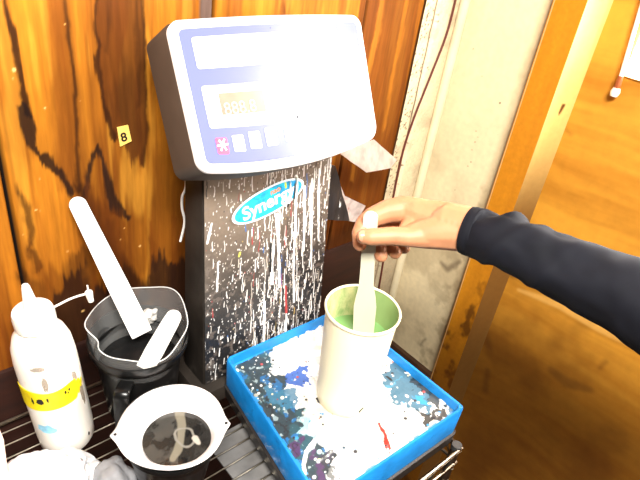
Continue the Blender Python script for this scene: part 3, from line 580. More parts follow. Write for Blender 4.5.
# display head ----------------------------------------------------
dTL, dTR, dBR, dBL = aty(166, 21.5, 0.577), aty(359, 15.5, 0.577), aty(377, 136, 0.489), aty(199.5, 173, 0.489)
dn = (dTL - dBL).cross(dBR - dBL).normalized()
if dn.y > 0: dn = -dn                      # towards the viewer
DW, DH = (dBR - dBL).length, (dTL - dBL).length
dh = (dTL - dBL) / DH
def dp(s, t, d=0.0):
    p = dBL.lerp(dBR, s).lerp(dTL.lerp(dTR, s), t)
    return p - dh * 0.0155 * max(0, 4 * s * (1 - s)) * max(0.0, 1 - t) ** 1.5 + dh * 0.003 * 4 * s * (1 - s) * t ** 2 + dn * d
def dinv(u, v):
    r = Vector(ray(u, v)); t = (dBL - Vector(CAM)).dot(dn) / r.dot(dn); P = Vector(CAM) + r * t
    ex = (dBR - dBL); q = P - dBL; tt = q.dot(dh) / DH
    for _ in range(6):
        a = dBL.lerp(dTL, tt); b = dBR.lerp(dTR, tt); ss = (P - a).dot(b - a) / (b - a).length_squared
        off = dp(ss, tt) - a.lerp(b, ss); tt = (q - off).dot(dh) / ((dTL - dBL).dot(dh))
    return ss, tt
def rrect(s0, s1, t0, t1, r, d, n=10, m=14):
    """rounded outline in display coordinates with enough points to follow the bowed lower edge"""
    rs, rt = r / DW, r / DH; out = []
    cs = [(s1 - rs, t1 - rt, 0), (s0 + rs, t1 - rt, 90), (s0 + rs, t0 + rt, 180), (s1 - rs, t0 + rt, 270)]
    for i, (a, b, g) in enumerate(cs):
        for k in range(n + 1): w_ = math.radians(g + 90 * k / n); out.append((a + rs * math.cos(w_), b + rt * math.sin(w_)))
        na, nb, ng = cs[(i + 1) % 4]; w_ = math.radians(ng); e = (na + rs * math.cos(w_), nb + rt * math.sin(w_)); l = out[-1]
        for k in range(1, m): out.append((l[0] + (e[0] - l[0]) * k / m, l[1] + (e[1] - l[1]) * k / m))
    return [dp(a, b, d) for a, b in out]
def dinset(k): return k / DW, k / DH
def dloop(k, r, d): a, b = dinset(k); return rrect(a, 1 - a, b, 1 - b, r, d)
def dface(name, s0, s1, t0, t1, r, d, m, parent, th=0.0006):
    bm = bmesh.new(); top = rrect(s0, s1, t0, t1, r, d + th); bot = rrect(s0, s1, t0, t1, r, d - 0.0002)
    A = [bm.verts.new(p) for p in top]; B = [bm.verts.new(p) for p in bot]; n = len(A); cv = bm.verts.new(dp((s0 + s1) / 2, (t0 + t1) / 2, d + th))
    for k in range(n): bm.faces.new((A[k], A[(k + 1) % n], cv)); bm.faces.new((B[k], B[(k + 1) % n], A[(k + 1) % n], A[k]))
    return finish(bm, name, m, parent, smooth=30)
bm = bmesh.new(); loft(bm, [dloop(0.008, 0.008, -0.066), dloop(0.000, 0.012, -0.061), dloop(-0.0015, 0.014, -0.012), dloop(0.0008, 0.014, -0.003)], True, True)
head = finish(bm, 'display_housing', mat('brown_housing', (0.055, 0.040, 0.030), 0.55, var=0.2, scale=20), scale, smooth=50)
bm = bmesh.new(); loft(bm, [dloop(0.0, 0.014, -0.006), dloop(-0.0005, 0.0145, 0.000), dloop(0.002, 0.013, 0.003), dloop(0.0085, 0.008, 0.0032), dloop(0.0095, 0.0075, 0.0018), dloop(0.012, 0.006, 0.0016)], False, True)
bezel = finish(bm, 'bezel', m_bezel, head, smooth=50); bezel['label'] = 'white front frame of the display'
def mat_panel(name, col, rough=0.12, coat=1.0):
    return mat(name, col, rough, coat=coat, var=0.02, scale=5)
a, b = dinset(0.0100)
panel = dface('display_panel', a, 1 - a, b, 1 - b, 0.006, 0.0022, mat('panel_blue', (0.10, 0.12, 0.36), 0.22, coat=0.3, var=0.03, scale=8), head); panel['label'] = 'glossy blue display panel'
m_pale = mat('panel_white', (0.56, 0.56, 0.58), 0.2, coat=0.6, var=0.02)
def rect_px(name, pTL, pBR, m, parent, r=0.003, d=0.0030, label=None):
    s0, t1 = dinv(*pTL); s1, t0 = dinv(*pBR); o = dface(name, s0, s1, t0, t1, r, d, m, parent, 0.0004)
    if label: o['label'] = label
    return o
wa = rect_px('label_window', (190, 39.5), (287, 69), m_pale, panel)
wb = rect_px('label_window', (200, 88), (345, 118), m_pale, panel)
m_lcd = mat('lcd_pink', (0.42, 0.17, 0.13), 0.2, coat=0.5, var=0.1, scale=40); m_lcd2 = mat('lcd_grey', (0.44, 0.43, 0.43), 0.2, coat=0.5)
rect_px('screen', (208, 45), (265, 66), m_lcd2, wa, 0.001, 0.0036)
l2 = rect_px('screen', (217, 96), (266, 116), m_lcd, wb, 0.001, 0.0036, 'pink tinted number screen')
ex = dBR - dBL; m_seg = mat('segment_grey', (0.52, 0.30, 0.24), 0.3)
s_, t_ = dinv(224, 118); text('digits', '888.8', 0.020, dp(s_, t_, 0.0041), ex, dh, dn, m_seg, wb)
m_greyprint = mat('grey_print', (0.30, 0.30, 0.36), 0.4)
for (u, v) in ((229, 92), (236, 91.5), (242, 91)):
    rect_px('print_mark', (u, v), (u + 3, v + 2), m_greyprint, wb, 0.0004, 0.0036)
red = rect_px('power_button', (214, 139.5), (229, 156), mat('red_button', (0.70, 0.06, 0.12), 0.4), panel, 0.002, 0.0032, 'red key with a white symbol')
m_key = mat('white_key', (0.74, 0.74, 0.76), 0.35)
for i in range(3): rect_px('key', (231 + 16.5 * i, 138 - 2.7 * i), (245.5 + 16.5 * i, 154 - 2.4 * i), m_key, panel, 0.0015, 0.0032)
for i in range(3): rect_px('key', (283 + 17 * i, 129.5 - 4.0 * i), (298 + 17 * i, 145 - 4.0 * i), m_key, panel, 0.0015, 0.0032)
s_, t_ = dinv(221.5, 147)
for ang in (0, 60, 120):
    v = (ex.normalized() * math.cos(math.radians(ang)) + dh * math.sin(math.radians(ang))) * 0.007; p = dp(s_, t_, 0.0040)
    bm = bmesh.new(); bm_tube(bm, [p - v, p + v], 0.0011, 6); finish(bm, 'key_symbol', m_white_print, red)
s_, t_ = dinv(343.5, 37.5); text('brand_lettering', 'Synergy', 0.0125, dp(s_, t_, 0.0034), ex, dh, dn, m_white_print, panel, 'RIGHT', 0.0002)
s_, t_ = dinv(338, 45); text('subtitle_lettering', 'パワーカード', 0.007, dp(s_, t_, 0.0034), ex, dh, dn, m_white_print, panel, 'RIGHT')
s_, t_ = dinv(353, 59); 
for (u, v, rr_) in ((350, 56, 0.006), (354, 60, 0.0045), (352, 65, 0.005), (356, 72, 0.004)):
    s_, t_ = dinv(u, v); p = dp(s_, t_, 0.003); bm = bmesh.new(); bm_lathe(bm, [(rr_, 0), (rr_ * .8, .0008), (rr_ * .3, .0011)], 14, lambda a, i, r, z: (r * (1 + 0.3 * math.sin(3 * a + rr_ * 900)), z), True)
    bm.transform(Matrix.Translation(p) @ dn.to_track_quat('Z', 'Y').to_matrix().to_4x4()); finish(bm, 'paint_blot', m_pale, panel)
for (u, v, rr_) in ((297.5, 123, 0.0022), (302, 124.5, 0.0014), (315, 127, 0.0008), (270, 34.5, 0.0007)):
    s_, t_ = dinv(u, v); p = dp(s_, t_, 0.0034); bm = bmesh.new(); bm_lathe(bm, [(rr_, 0), (rr_ * .5, .0006)], 10, None, True)
    bm.transform(Matrix.Translation(p) @ dn.to_track_quat('Z', 'Y').to_matrix().to_4x4()); finish(bm, 'paint_speck', mat('speck_dark', (0.03, 0.03, 0.04), 0.5), panel)
# power cable peeping out behind the column
bm = bmesh.new(); bm_tube(bm, smoothpath([(0.352, 0.625, 0.40), aty(186, 184, 0.622), aty(182.3, 196, 0.622), aty(182, 208, 0.622), aty(184.5, 222, 0.622), (0.345, 0.625, 0.24)]), 0.0018, 8)
o = finish(bm, 'power_cable', mat('white_cable', (0.8, 0.78, 0.74), 0.4), scale); o['label'] = 'thin white cable looping out behind the column'

# ================================================================== THINGS BEHIND THE SCALE
m_foil = mat('silver_foil', (0.62, 0.60, 0.58), 0.35, 0.7, var=0.25, scale=60, bump=0.4)
def sheet(name, pts, m, th=0.0012, sub=5, amp=0.002, parent=None, seed=0):
    """a thin crumpled sheet over a fan of corner points, with real thickness"""
    bm = bmesh.new(); vs = [bm.verts.new(p) for p in pts]; bm.faces.new(vs); bmesh.ops.triangulate(bm, faces=bm.faces)
    bmesh.ops.subdivide_edges(bm, edges=bm.edges, cuts=sub, use_grid_fill=True)
    bm.normal_update(); nrm = sum((f.normal for f in bm.faces), Vector()).normalized()
    for v in bm.verts: v.co += nrm * amp * (mnoise.noise(v.co * 45 + Vector((seed, 0, 0))) + 0.5 * mnoise.noise(v.co * 120))
    g = bmesh.ops.extrude_face_region(bm, geom=bm.faces[:]); 
    for v in [x for x in g['geom'] if isinstance(x, bmesh.types.BMVert)]: v.co += nrm * th
    return finish(bm, name, m, parent, smooth=35)
fl = sheet('foil_flap', [aty(336, 151, 0.575), aty(374, 139.5, 0.60), aty(397, 160, 0.60), aty(391, 168, 0.590), aty(367, 172.5, 0.575)], m_foil, seed=2)
tag(fl, 'crumpled silver foil flap sticking out right from under the display', 'foil')
fl = sheet('foil_strip', [aty(331, 164, 0.608), aty(345, 196, 0.608), aty(366, 206, 0.612), aty(356, 222, 0.612), aty(349, 221, 0.606), aty(334, 180, 0.606)], mat('pinkish_foil', (0.62, 0.56, 0.55), 0.4, 0.5, var=0.3, scale=70, bump=0.4, dirt=(0.5, 0.2, 0.18), dirt_lo=0.62, dirt_hi=0.7), seed=5)
tag(fl, 'lower crumpled silver strip hanging behind the fingertips', 'foil')
fl = sheet('tape_flap', [aty(326, 163, 0.585), aty(335.5, 166, 0.585), aty(350, 221, 0.590), aty(322, 219, 0.585)], mat('spattered_black_tape', (0.018, 0.018, 0.02), 0.3, var=0.3, scale=50, bump=0.5, dirt=(0.75, 0.74, 0.70), dirt_lo=0.60, dirt_hi=0.64, stretch=(1.6, 1.6, 0.5)), amp=0.003, seed=9)
tag(fl, 'black flap spattered with white paint hanging at the right edge of the scale column', 'tape')
# cord down the plaster, pipe in the corner
bm = bmesh.new(); bm_tube(bm, smoothpath([aty(468, -60, 0.657), aty(455.5, 0, 0.657), aty(446, 36, 0.657), aty(431, 75, 0.657), aty(414, 118, 0.657), aty(402, 155, 0.657), aty(393.5, 196, 0.657), aty(386, 245, 0.657), aty(372, 330, 0.657)]), 0.0022, 8)
o = finish(bm, 'red_cord', mat('red_brown_cord', (0.10, 0.022, 0.014), 0.5)); tag(o, 'thin dark reddish cord running down the speckled plaster strip', 'cord')
bm = bmesh.new(); bm_tube(bm, [(0.934, 0.651, -0.30), (0.934, 0.651, 0.9)], 0.0095, 20)
o = finish(bm, 'painted_pipe', mat('cream_pipe', (0.70, 0.60, 0.39), 0.4, var=0.12, scale=15, dirt=(0.3, 0.22, 0.12), dirt_lo=0.62, dirt_hi=0.75)); tag(o, 'slim cream painted pipe standing in the corner of the room', 'pipe')
# numbered label on the boards
lb = [aty(*p, YW - 0.0015) for p in [(117, 127.5), (128, 125), (131.5, 141), (120, 146.5)]]
bm = bmesh.new(); bm_hull8(bm, [p + Vector((0, 0.001, 0)) for p in lb], [p - Vector((0, 0.0006, 0)) for p in lb], 0.0)
sl = finish(bm, 'wall_sticker', mat('yellow_label', (0.80, 0.52, 0.12), 0.4, var=0.15, scale=90, dirt=(0.5, 0.28, 0.04), dirt_lo=0.55, dirt_hi=0.7), smooth=0)
tag(sl, 'small worn yellow sticker with the number 8 on the wooden boards', 'sticker')
text('number', '8', 0.017, aty(121.7, 142, YW - 0.0022), lb[1] - lb[0] + (lb[2] - lb[3]), lb[0] - lb[3], Vector((0, -1, 0)), mat('black_print', (0.015, 0.01, 0.008), 0.5), sl, bold=0.0004)
# rod hanging beside the window
a_, b_, c_, d_ = atx(641, 8, XR - 0.012), atx(621, 76, XR - 0.012), atx(617, 88, XR - 0.012), atx(613.5, 96, XR - 0.012)
rod = empty('hanging_rod', d_, 'slim white rod with a brown collar hanging beside the bright window', 'rod')
a0 = a_ + (a_ - b_) * 0.6
bm = bmesh.new(); bm_tube(bm, [a0, b_], 0.0032, 10); finish(bm, 'shaft', mat('white_rod', (0.85, 0.83, 0.78), 0.4), rod)
bm = bmesh.new(); bm_tube(bm, [b_, c_], [0.0042, 0.0050], 12); finish(bm, 'collar', mat('brown_collar', (0.30, 0.075, 0.02), 0.4), rod)
bm = bmesh.new(); bm_tube(bm, [c_, c_.lerp(d_, .5), d_], [0.0056, 0.0078, 0.0060], 12); finish(bm, 'tip', mat('white_tip', (0.82, 0.74, 0.60), 0.5), rod)

# ================================================================== PAPER CUP AND STICK
CUP = Vector((0.4725, 0.370, 0.0715)); CH = 0.167
cup = empty('paper_cup', CUP, 'tall cream paper cup with green paint inside standing on the tray', 'cup')
m_cup = mat('cream_paper', (0.86, 0.79, 0.56), 0.45, var=0.05, scale=12, sss=0.0, dirt=(0.55, 0.60, 0.36), dirt_lo=0.66, dirt_hi=0.85, stretch=(2.2, 2.2, 0.4))
bm = bmesh.new(); bm_lathe(bm, [(0.0375, 0.004), (0.0395, 0.0), (0.0405, 0.001), (0.0420, 0.02), (0.0490, CH - 0.004), (0.0512, CH - 0.003), (0.0518, CH), (0.0505, CH + 0.002), (0.0485, CH)], 64)
finish(bm, 'cup_wall', m_cup, cup, False, 50)
bm = bmesh.new(); bm_lathe(bm, [(0.0484, CH - 0.0005), (0.0470, CH - 0.03), (0.0450, CH - 0.075), (0.001, CH - 0.079)], 64)
finish(bm, 'paint_lining', mat('green_wet_paint', (0.22, 0.32, 0.12), 0.18, coat=0.3, var=0.25, scale=14, dirt=(0.56, 0.52, 0.27), dirt_lo=0.48, dirt_hi=0.62, stretch=(1, 1, 0.5)), cup, False, 60)
bm = bmesh.new(); bm_lathe(bm, [(0.0463, CH - 0.050), (0.030, CH - 0.0495), (0.0005, CH - 0.0495)], 48, lambda a, i, r, z: (r, z + 0.0006 * math.sin(3 * a) * (i == 1)))
finish(bm, 'green_paint', mat('green_paint', (0.15, 0.29, 0.10), 0.12, coat=0.5, var=0.2, scale=10), cup, False)
bm = bmesh.new(); bm_tube(bm, [CUP + Vector((-0.012, -0.0418, 0.013)), CUP + Vector((-0.008, -0.0442, 0.022))], [0.0010, 0.0006], 6); finish(bm, 'ink_mark', mat('ink', (0.01, 0.01, 0.01), 0.5), cup)

def paddle(name, a, b, prof, th, face, m, label, cat, group=None, parts=None):
    """flat stick from a (blade end) to b (grip end); prof: list of (fraction, half width)"""
    a = Vector(a); b = Vector(b); t = (b - a).normalized(); L = (b - a).length
    fz = Vector(face); fz = (fz - t * fz.dot(t)).normalized(); sx = t.cross(fz)
    bm = bmesh.new(); lo = []
    for (f, h) in prof: lo.append((f * L, h))
    N = []
    for z in (-th / 2, th / 2):
        R_ = [bm.verts.new(a + t * l + sx * h + fz * z) for l, h in lo]; L_ = [bm.verts.new(a + t * l - sx * h + fz * z) for l, h in lo]; N.append((R_, L_))
    (r0, l0), (r1, l1) = N; n = len(lo)
    for k in range(n - 1):
        bm.faces.new((r0[k], r0[k + 1], l0[k + 1], l0[k])); bm.faces.new((r1[k], l1[k], l1[k + 1], r1[k + 1]))
        bm.faces.new((r0[k], r1[k], r1[k + 1], r0[k + 1])); bm.faces.new((l0[k], l0[k + 1], l1[k + 1], l1[k]))
    bm.faces.new((r0[0], l0[0], l1[0], r1[0])); bm.faces.new((r0[-1], r1[-1], l1[-1], l0[-1]))
    es = [e for e in bm.edges if len(e.link_faces) == 2 and e.calc_face_angle(0) > 1.0]
    bmesh.ops.bevel(bm, geom=es, offset=th * 0.3, segments=2, affect='EDGES')
    o = finish(bm, name, m, smooth=40); return tag(o, label, cat, group)
def round_end(hw, L, f1=1.0, n=7): return [(f1 - hw / L * (1 - math.sin(math.pi / 2 * k / n)), hw * math.cos(math.pi / 2 * k / n) if k < n else hw * 0.12) for k in range(1, n + 1)]
sA = atd(363, 338, 0.785); sB = atd(371, 211.5, 0.655)
SD = (sB - sA).length; camv = Vector(CAM) - sA
prof = [(0, 0.0125), (0.02, 0.0140), (0.28, 0.0148), (0.36, 0.0128), (0.46, 0.0094), (0.60, 0.0086), (0.95, 0.0086)] + round_end(0.0086, SD)
prof = sorted(prof)
paddle('stirring_stick', sA, sB, prof, 0.0024, camv, mat('cream_stick', (0.62, 0.59, 0.45), 0.4, var=0.06, scale=20, dirt=(0.45, 0.52, 0.25), dirt_lo=0.62, dirt_hi=0.74, stretch=(2, 2, .7)), 'cream stirring stick in the paper cup, pinched by the hand', 'stick')

# ================================================================== HAND AND ARM
m_skin = mat('skin', (0.46, 0.205, 0.100), 0.55, var=0.14, scale=28, sss=0.10, dirt=(0.42, 0.13, 0.065), dirt_lo=0.55, dirt_hi=0.75, bump=0.08)
def blobs(bm, chain, step=0.22):
    P = [(atd(u, v, d), r) for (u, v, d, r) in chain]
    for (p, r), (q, s) in zip(P[:-1], P[1:]):
        n = max(1, int((q - p).length / (min(r, s) * step)))
        for k in range(n + 1):
            f = k / n; bmesh.ops.create_icosphere(bm, subdivisions=2, radius=r + (s - r) * f, matrix=Matrix.Translation(p.lerp(q, f)))
person = empty('person', atd(462, 229, 0.64), 'person reaching in from the right in a dark navy sleeve, pinching the stirring stick', 'person')
bm = bmesh.new()
# forearm, wrist and the body of the hand
blobs(bm, [(560, 270, 0.600, 0.022), (500, 240, 0.625, 0.0225), (468, 229, 0.640, 0.0262), (450, 225, 0.652, 0.0268)])
blobs(bm, [(468, 228, 0.648, 0.026), (445, 223, 0.662, 0.0262), (428, 219, 0.672, 0.0235), (411, 211, 0.680, 0.0180), (402, 208, 0.682, 0.0150)])
blobs(bm, [(468, 231, 0.640, 0.025), (444, 231, 0.648, 0.0225), (426, 233, 0.652, 0.0185), (408, 236, 0.653, 0.0125)])
blobs(bm, [(455, 224, 0.665, 0.023), (430, 222, 0.685, 0.020), (414, 221, 0.695, 0.0155)])
# index finger: knuckle, middle joint, end joint, tip
blobs(bm, [(403, 209, 0.682, 0.0165), (387, 211.5, 0.682, 0.0150), (373, 217, 0.681, 0.0130), (365, 223, 0.680, 0.0115), (359.5, 233, 0.676, 0.0098), (359.5, 243.5, 0.672, 0.0086), (360, 245, 0.671, 0.0080)])
# thumb across the stick
blobs(bm, [(428, 235, 0.651, 0.0165), (408, 237, 0.647, 0.0118), (394, 236, 0.645, 0.0112), (382, 236.5, 0.644, 0.0105), (371, 237, 0.644, 0.0102), (363.5, 236.5, 0.646, 0.0090)])
blobs(bm, [(414, 220, 0.678, 0.0140), (406, 230, 0.661, 0.0095)])
# middle, ring and little finger curled behind
blobs(bm, [(411, 212, 0.696, 0.0145), (390, 218, 0.704, 0.0115), (377, 226, 0.706, 0.0108), (376, 240, 0.700, 0.0098), (381, 255.5, 0.694, 0.0088)])
blobs(bm, [(418, 218, 0.702, 0.0140), (400, 224, 0.714, 0.0112), (389, 232, 0.716, 0.0105), (389, 244, 0.706, 0.0092), (395, 252.5, 0.698, 0.0085)])
blobs(bm, [(425, 224, 0.704, 0.0125), (410, 230, 0.718, 0.0100), (401, 237, 0.718, 0.0090), (401, 245, 0.706, 0.0080), (404.5, 248.5, 0.700, 0.0072)])
hand = finish(bm, 'hand', m_skin, person, smooth=180)
for p in hand.data.polygons: p.use_smooth = True
md = hand.modifiers.new('remesh', 'REMESH'); md.mode = 'VOXEL'; md.voxel_size = 0.0013; md.use_smooth_shade = True
md = hand.modifiers.new('smooth', 'SMOOTH'); md.factor = 0.5; md.iterations = 7
def nail(u, v, d, rx, ry, dirpx, nrmv=None):
    c0 = atd(u, v, d); ax = (atd(u + dirpx[0], v + dirpx[1], d) - c0).normalized(); nv = nrmv or (Vector(CAM) - c0).normalized()
    nv = (nv - ax * nv.dot(ax)).normalized(); bx = nv.cross(ax)
    bm = bmesh.new(); bmesh.ops.create_uvsphere(bm, u_segments=20, v_segments=10, radius=1)
    for v_ in bm.verts:
        x, y_, z_ = v_.co; x = math.copysign(abs(x) ** 0.8, x); y_ = math.copysign(abs(y_) ** 0.8, y_)
        v_.co = c0 + ax * x * rx + bx * y_ * ry + nv * (z_ * 0.0011 - 0.0030 * (y_ ** 2))
    o = finish(bm, 'fingernail', mat('nail', (0.52, 0.25, 0.15), 0.25, var=0.04), hand, smooth=180); o['label'] = 'pale fingernail'
nail(363.2, 236.0, 0.6380, 0.0054, 0.0070, (-1, 0.05))
# sleeve: one cloth tube with folds and a hemmed cuff
m_navy = mat('navy_jersey', (0.005, 0.0055, 0.009), 0.8, var=0.25, scale=35, bump=0.15)
m_navy.node_tree.nodes['Principled BSDF'].inputs['Specular IOR Level'].default_value = 0.2
def build_sleeve():
    ctr = smoothpath([atd(467, 230, 0.640), atd(480, 234, 0.632), atd(494, 238, 0.620), atd(520, 249, 0.604), atd(550, 262, 0.590), atd(580, 275, 0.575), atd(606, 287, 0.562), atd(640, 302, 0.545), atd(690, 330, 0.520), atd(760, 372, 0.49), atd(850, 430, 0.46)], 10)
    rads = []; kr = [0.0272, 0.0280, 0.0286, 0.0305, 0.0325, 0.0350, 0.0375, 0.0405, 0.045, 0.05, 0.054]
    for i in range(len(ctr)):
        f = i / 10; k = min(int(f), len(kr) - 2); rads.append(kr[k] + (kr[k + 1] - kr[k]) * (f - k))
    bm = bmesh.new(); rings = []; ref = None; seg = 56; Lc = 0
    for i, p in enumerate(ctr):
        t = (ctr[min(i + 1, len(ctr) - 1)] - ctr[max(i - 1, 0)]).normalized()
        if i: Lc += (p - ctr[i - 1]).length
        if ref is None: ref = Vector((0, 0, 1))
        a = (ref - t * ref.dot(t)).normalized(); b = t.cross(a); ref = a; ring = []
        for k in range(seg):
            w_ = 2 * math.pi * k / seg; r = rads[i]
            fold = 0.0036 * math.sin(Lc * 150 + 2.2 * math.sin(w_ + Lc * 20)) * (0.5 + 0.5 * math.sin(w_ * 1.0 + Lc * 30 + 1.0)) * math.exp(-((Lc - 0.05) / 0.05) ** 2)
            fold += 0.0030 * mnoise.noise(Vector((math.cos(w_) * 1.2, math.sin(w_) * 1.2, Lc * 22))) + 0.0016 * mnoise.noise(Vector((math.cos(w_) * 2.5, math.sin(w_) * 2.5, Lc * 50)))
            fold += 0.0032 * max(0, math.sin(Lc * 120 + 1.5 * w_)) ** 3 * math.exp(-((Lc - 0.055) / 0.05) ** 2)
            if Lc < 0.012: fold = 0.0006 if 0.003 < Lc < 0.010 else 0
            ring.append(bm.verts.new(p + (a * math.cos(w_) + b * math.sin(w_)) * (r + fold)))
        rings.append(ring)
    for i in range(len(rings) - 1):
        for k in range(seg): bm.faces.new((rings[i][k], rings[i][(k + 1) % seg], rings[i + 1][(k + 1) % seg], rings[i + 1][k]))
    t = (ctr[1] - ctr[0]).normalized(); inner = [bm.verts.new(ctr[0] + (v.co - ctr[0]) * 0.93 + t * 0.0) for v in rings[0]]; in2 = [bm.verts.new(ctr[0] + (v.co - ctr[0]) * 0.92 + t * 0.02) for v in rings[0]]
    for k in range(seg): bm.faces.new((inner[k], inner[(k + 1) % seg], rings[0][(k + 1) % seg], rings[0][k])); bm.faces.new((in2[k], in2[(k + 1) % seg], inner[(k + 1) % seg], inner[k]))
    bm.faces.new(rings[-1])
    return finish(bm, 'sleeve', m_navy, person, smooth=180)
build_sleeve()

# ================================================================== SQUEEZE BOTTLE
b0 = Vector((0.1428, 0.577, 0.001)); tip = aty(25, 285, 0.577)
ax = (tip - b0); BL_ = ax.length; rot = Vector((0, 0, 1)).rotation_difference(ax)
bottle = empty('squeeze_bottle', b0, 'white squeeze bottle with pointed nozzle and yellow tape, leaning beside the tubs', 'bottle', rot=rot)
k = BL_ / 0.29
m_bot = mat('milky_plastic', (0.82, 0.78, 0.70), 0.35, var=0.06, scale=10, sss=0.1, dirt=(0.36, 0.26, 0.17), dirt_lo=0.60, dirt_hi=0.80, stretch=(2, 2, .9))
bm = bmesh.new(); bm_lathe(bm, [(0.001, 0.002), (0.026, 0.001), (0.032, 0.003), (0.0354, 0.010), (0.0364, 0.03), (0.0366, 0.12), (0.0362, 0.168), (0.0345, 0.188), (0.0300, 0.203), (0.0240, 0.2105), (0.0205, 0.214), (0.0205, 0.221)], 56)
finish(bm, 'bottle_body', m_bot, bottle, False)
bm = bmesh.new(); bm_lathe(bm, [(0.0205, 0.218), (0.0232, 0.2185), (0.0234, 0.236), (0.0222, 0.2405), (0.0150, 0.2425), (0.0095, 0.2440), (0.0082, 0.247), (0.0046, BL_ - 0.003), (0.0034, BL_), (0.0012, BL_)], 40, lambda a, i, r, z: (r * (1 + (0.018 * math.cos(20 * a) if 1 <= i <= 2 else 0)), z))
cap = finish(bm, 'nozzle_cap', m_bot, bottle, False)
# tether and plug
Mi = Matrix.LocRotScale(b0, rot, (1, 1, 1)).inverted()
bm = bmesh.new(); tp = smoothpath([aty(46, 311, 0.585), aty(58, 305, 0.592), aty(70, 299, 0.598), aty(80, 295.5, 0.602), aty(88, 293.5, 0.604)])
bm_tube(bm, tp, 0.0014, 8); finish(bm, 'tether', mat('white_tether', (0.82, 0.78, 0.70), 0.4), cap)
bm = bmesh.new(); pa, pb, pc = aty(87.3, 285.5, 0.604), aty(88.5, 292, 0.604), aty(91, 301, 0.604)
bm_tube(bm, [pa, pb], 0.0011, 8); bm_tube(bm, [pb, pb.lerp(pc, .08), pc], [0.0048, 0.0050, 0.0036], 16); finish(bm, 'plug', mat('white_plug', (0.82, 0.78, 0.70), 0.4), cap)
# yellow tape: partial band with ragged end, facing the room
camdir = Mi.to_3x3() @ (Vector(CAM) - b0); fa = math.atan2(camdir.y, camdir.x)
bm = bmesh.new(); prev = None; n = 44
for q in range(n + 1):
    w_ = fa - 1.55 + 2.62 * q / n; f = q / n; rag = 0.0
    zlo, zhi = 0.103 + 0.003 * f, 0.137 + 0.002 * math.sin(9 * f)
    if f > 0.82: s__ = (f - 0.82) / 0.18; mid = (zlo + zhi) / 2; hw_ = (zhi - zlo) / 2 * (1 - s__ * 0.85); j_ = 0.0025 * ((q % 3) - 1); zlo, zhi = mid - hw_ + j_, mid + hw_ + j_
    r1 = 0.0374; c_, s_ = math.cos(w_), math.sin(w_)
    ring = [bm.verts.new(((r1 - dr) * c_, (r1 - dr) * s_, z_)) for (dr, z_) in ((0.0006, zlo), (0, zlo), (0, zhi), (0.0006, zhi))]
    if prev:
        for i in range(4): bm.faces.new((prev[i], prev[(i + 1) % 4], ring[(i + 1) % 4], ring[i]))
    prev = ring
tape = finish(bm, 'tape_band', mat('yellow_tape', (0.82, 0.66, 0.010), 0.4, var=0.15, scale=40, dirt=(0.65, 0.48, 0.02), dirt_lo=0.55, dirt_hi=0.65), bottle, False); tape['label'] = 'yellow tape with black marks'
def surf_blot(name, w_, z_, sa, sz, m, parent, r1=0.0382, seed=0):
    bm = bmesh.new(); vs = []; cc = bm.verts.new((r1 * math.cos(fa + w_), r1 * math.sin(fa + w_), z_))
    for q in range(18):
        g = 2 * math.pi * q / 18; rr_ = 1 + 0.45 * mnoise.noise(Vector((math.cos(g) * 2 + seed, math.sin(g) * 2, seed)))
        a_2 = fa + w_ + sa / r1 * math.cos(g) * rr_; zz = z_ + sz * math.sin(g) * rr_
        vs.append(bm.verts.new(((r1 - 0.0003) * math.cos(a_2), (r1 - 0.0003) * math.sin(a_2), zz)))
    for q in range(18): bm.faces.new((vs[q], vs[(q + 1) % 18], cc))
    return finish(bm, name, m, parent, False)
m_ink = mat('black_ink', (0.012, 0.010, 0.010), 0.5)
surf_blot('ink_blot', -0.55, 0.122, 0.0045, 0.0050, m_ink, tape, seed=1); surf_blot('ink_blot', -0.80, 0.122, 0.0016, 0.006, m_ink, tape, seed=2); surf_blot('ink_blot', -0.30, 0.124, 0.0012, 0.004, m_ink, tape, seed=3)
surf_blot('ink_blot', 0.28, 0.128, 0.0012, 0.003, m_ink, tape, seed=4); surf_blot('ink_blot', 0.42, 0.129, 0.0012, 0.0025, m_ink, tape, seed=5); surf_blot('ink_blot', 0.36, 0.125, 0.0008, 0.002, m_ink, tape, seed=6)
surf_blot('blue_smear', -0.62, 0.066, 0.013, 0.0085, mat('light_blue_smear', (0.30, 0.62, 0.80), 0.4, var=0.25, scale=90), bottle, 0.0372, 7)
surf_blot('paint_mark', 0.75, 0.025, 0.0016, 0.0035, m_ink, bottle, 0.0372, 8)
for (w_, z_, a, b, sd) in ((-0.25, 0.150, 0.0035, 0.012, 11), (-0.35, 0.178, 0.008, 0.004, 12), (0.75, 0.13, 0.004, 0.02, 13), (0.95, 0.10, 0.004, 0.022, 14)):
    surf_blot('dirt_smear', w_, z_, a, b, mat('brown_smear', (0.30, 0.22, 0.15), 0.5, var=0.3, scale=80, alpha=0.55), bottle, 0.0370, sd)

# ================================================================== BLACK JUG WITH CLEAR LINER
J = Vector((0.250, 0.570, 0.0)); JH = 0.145
jug = empty('plastic_jug', J, 'black plastic jug with a clear liner and two stirring sticks, behind the white-rimmed tub', 'jug')
m_blackpl = mat('glossy_black_plastic', (0.006, 0.006, 0.006), 0.28, var=0.4, scale=18, dirt=(0.05, 0.05, 0.045), dirt_lo=0.62, dirt_hi=0.74)
bm = bmesh.new(); bm_lathe(bm, [(0.001, 0.002), (0.040, 0.0), (0.045, 0.003), (0.049, 0.02), (0.0585, JH - 0.022), (0.0635, JH - 0.018), (0.0670, JH - 0.008), (0.0675, JH), (0.0655, JH + 0.001), (0.0640, JH - 0.004), (0.058, JH - 0.03), (0.056, JH - 0.05)], 64)
finish(bm, 'jug_body', m_blackpl, jug, False)
m_blackpl.node_tree.nodes['Principled BSDF'].inputs['Specular IOR Level'].default_value = 0.35
hd = Vector((-0.66, -0.75, 0)).normalized()
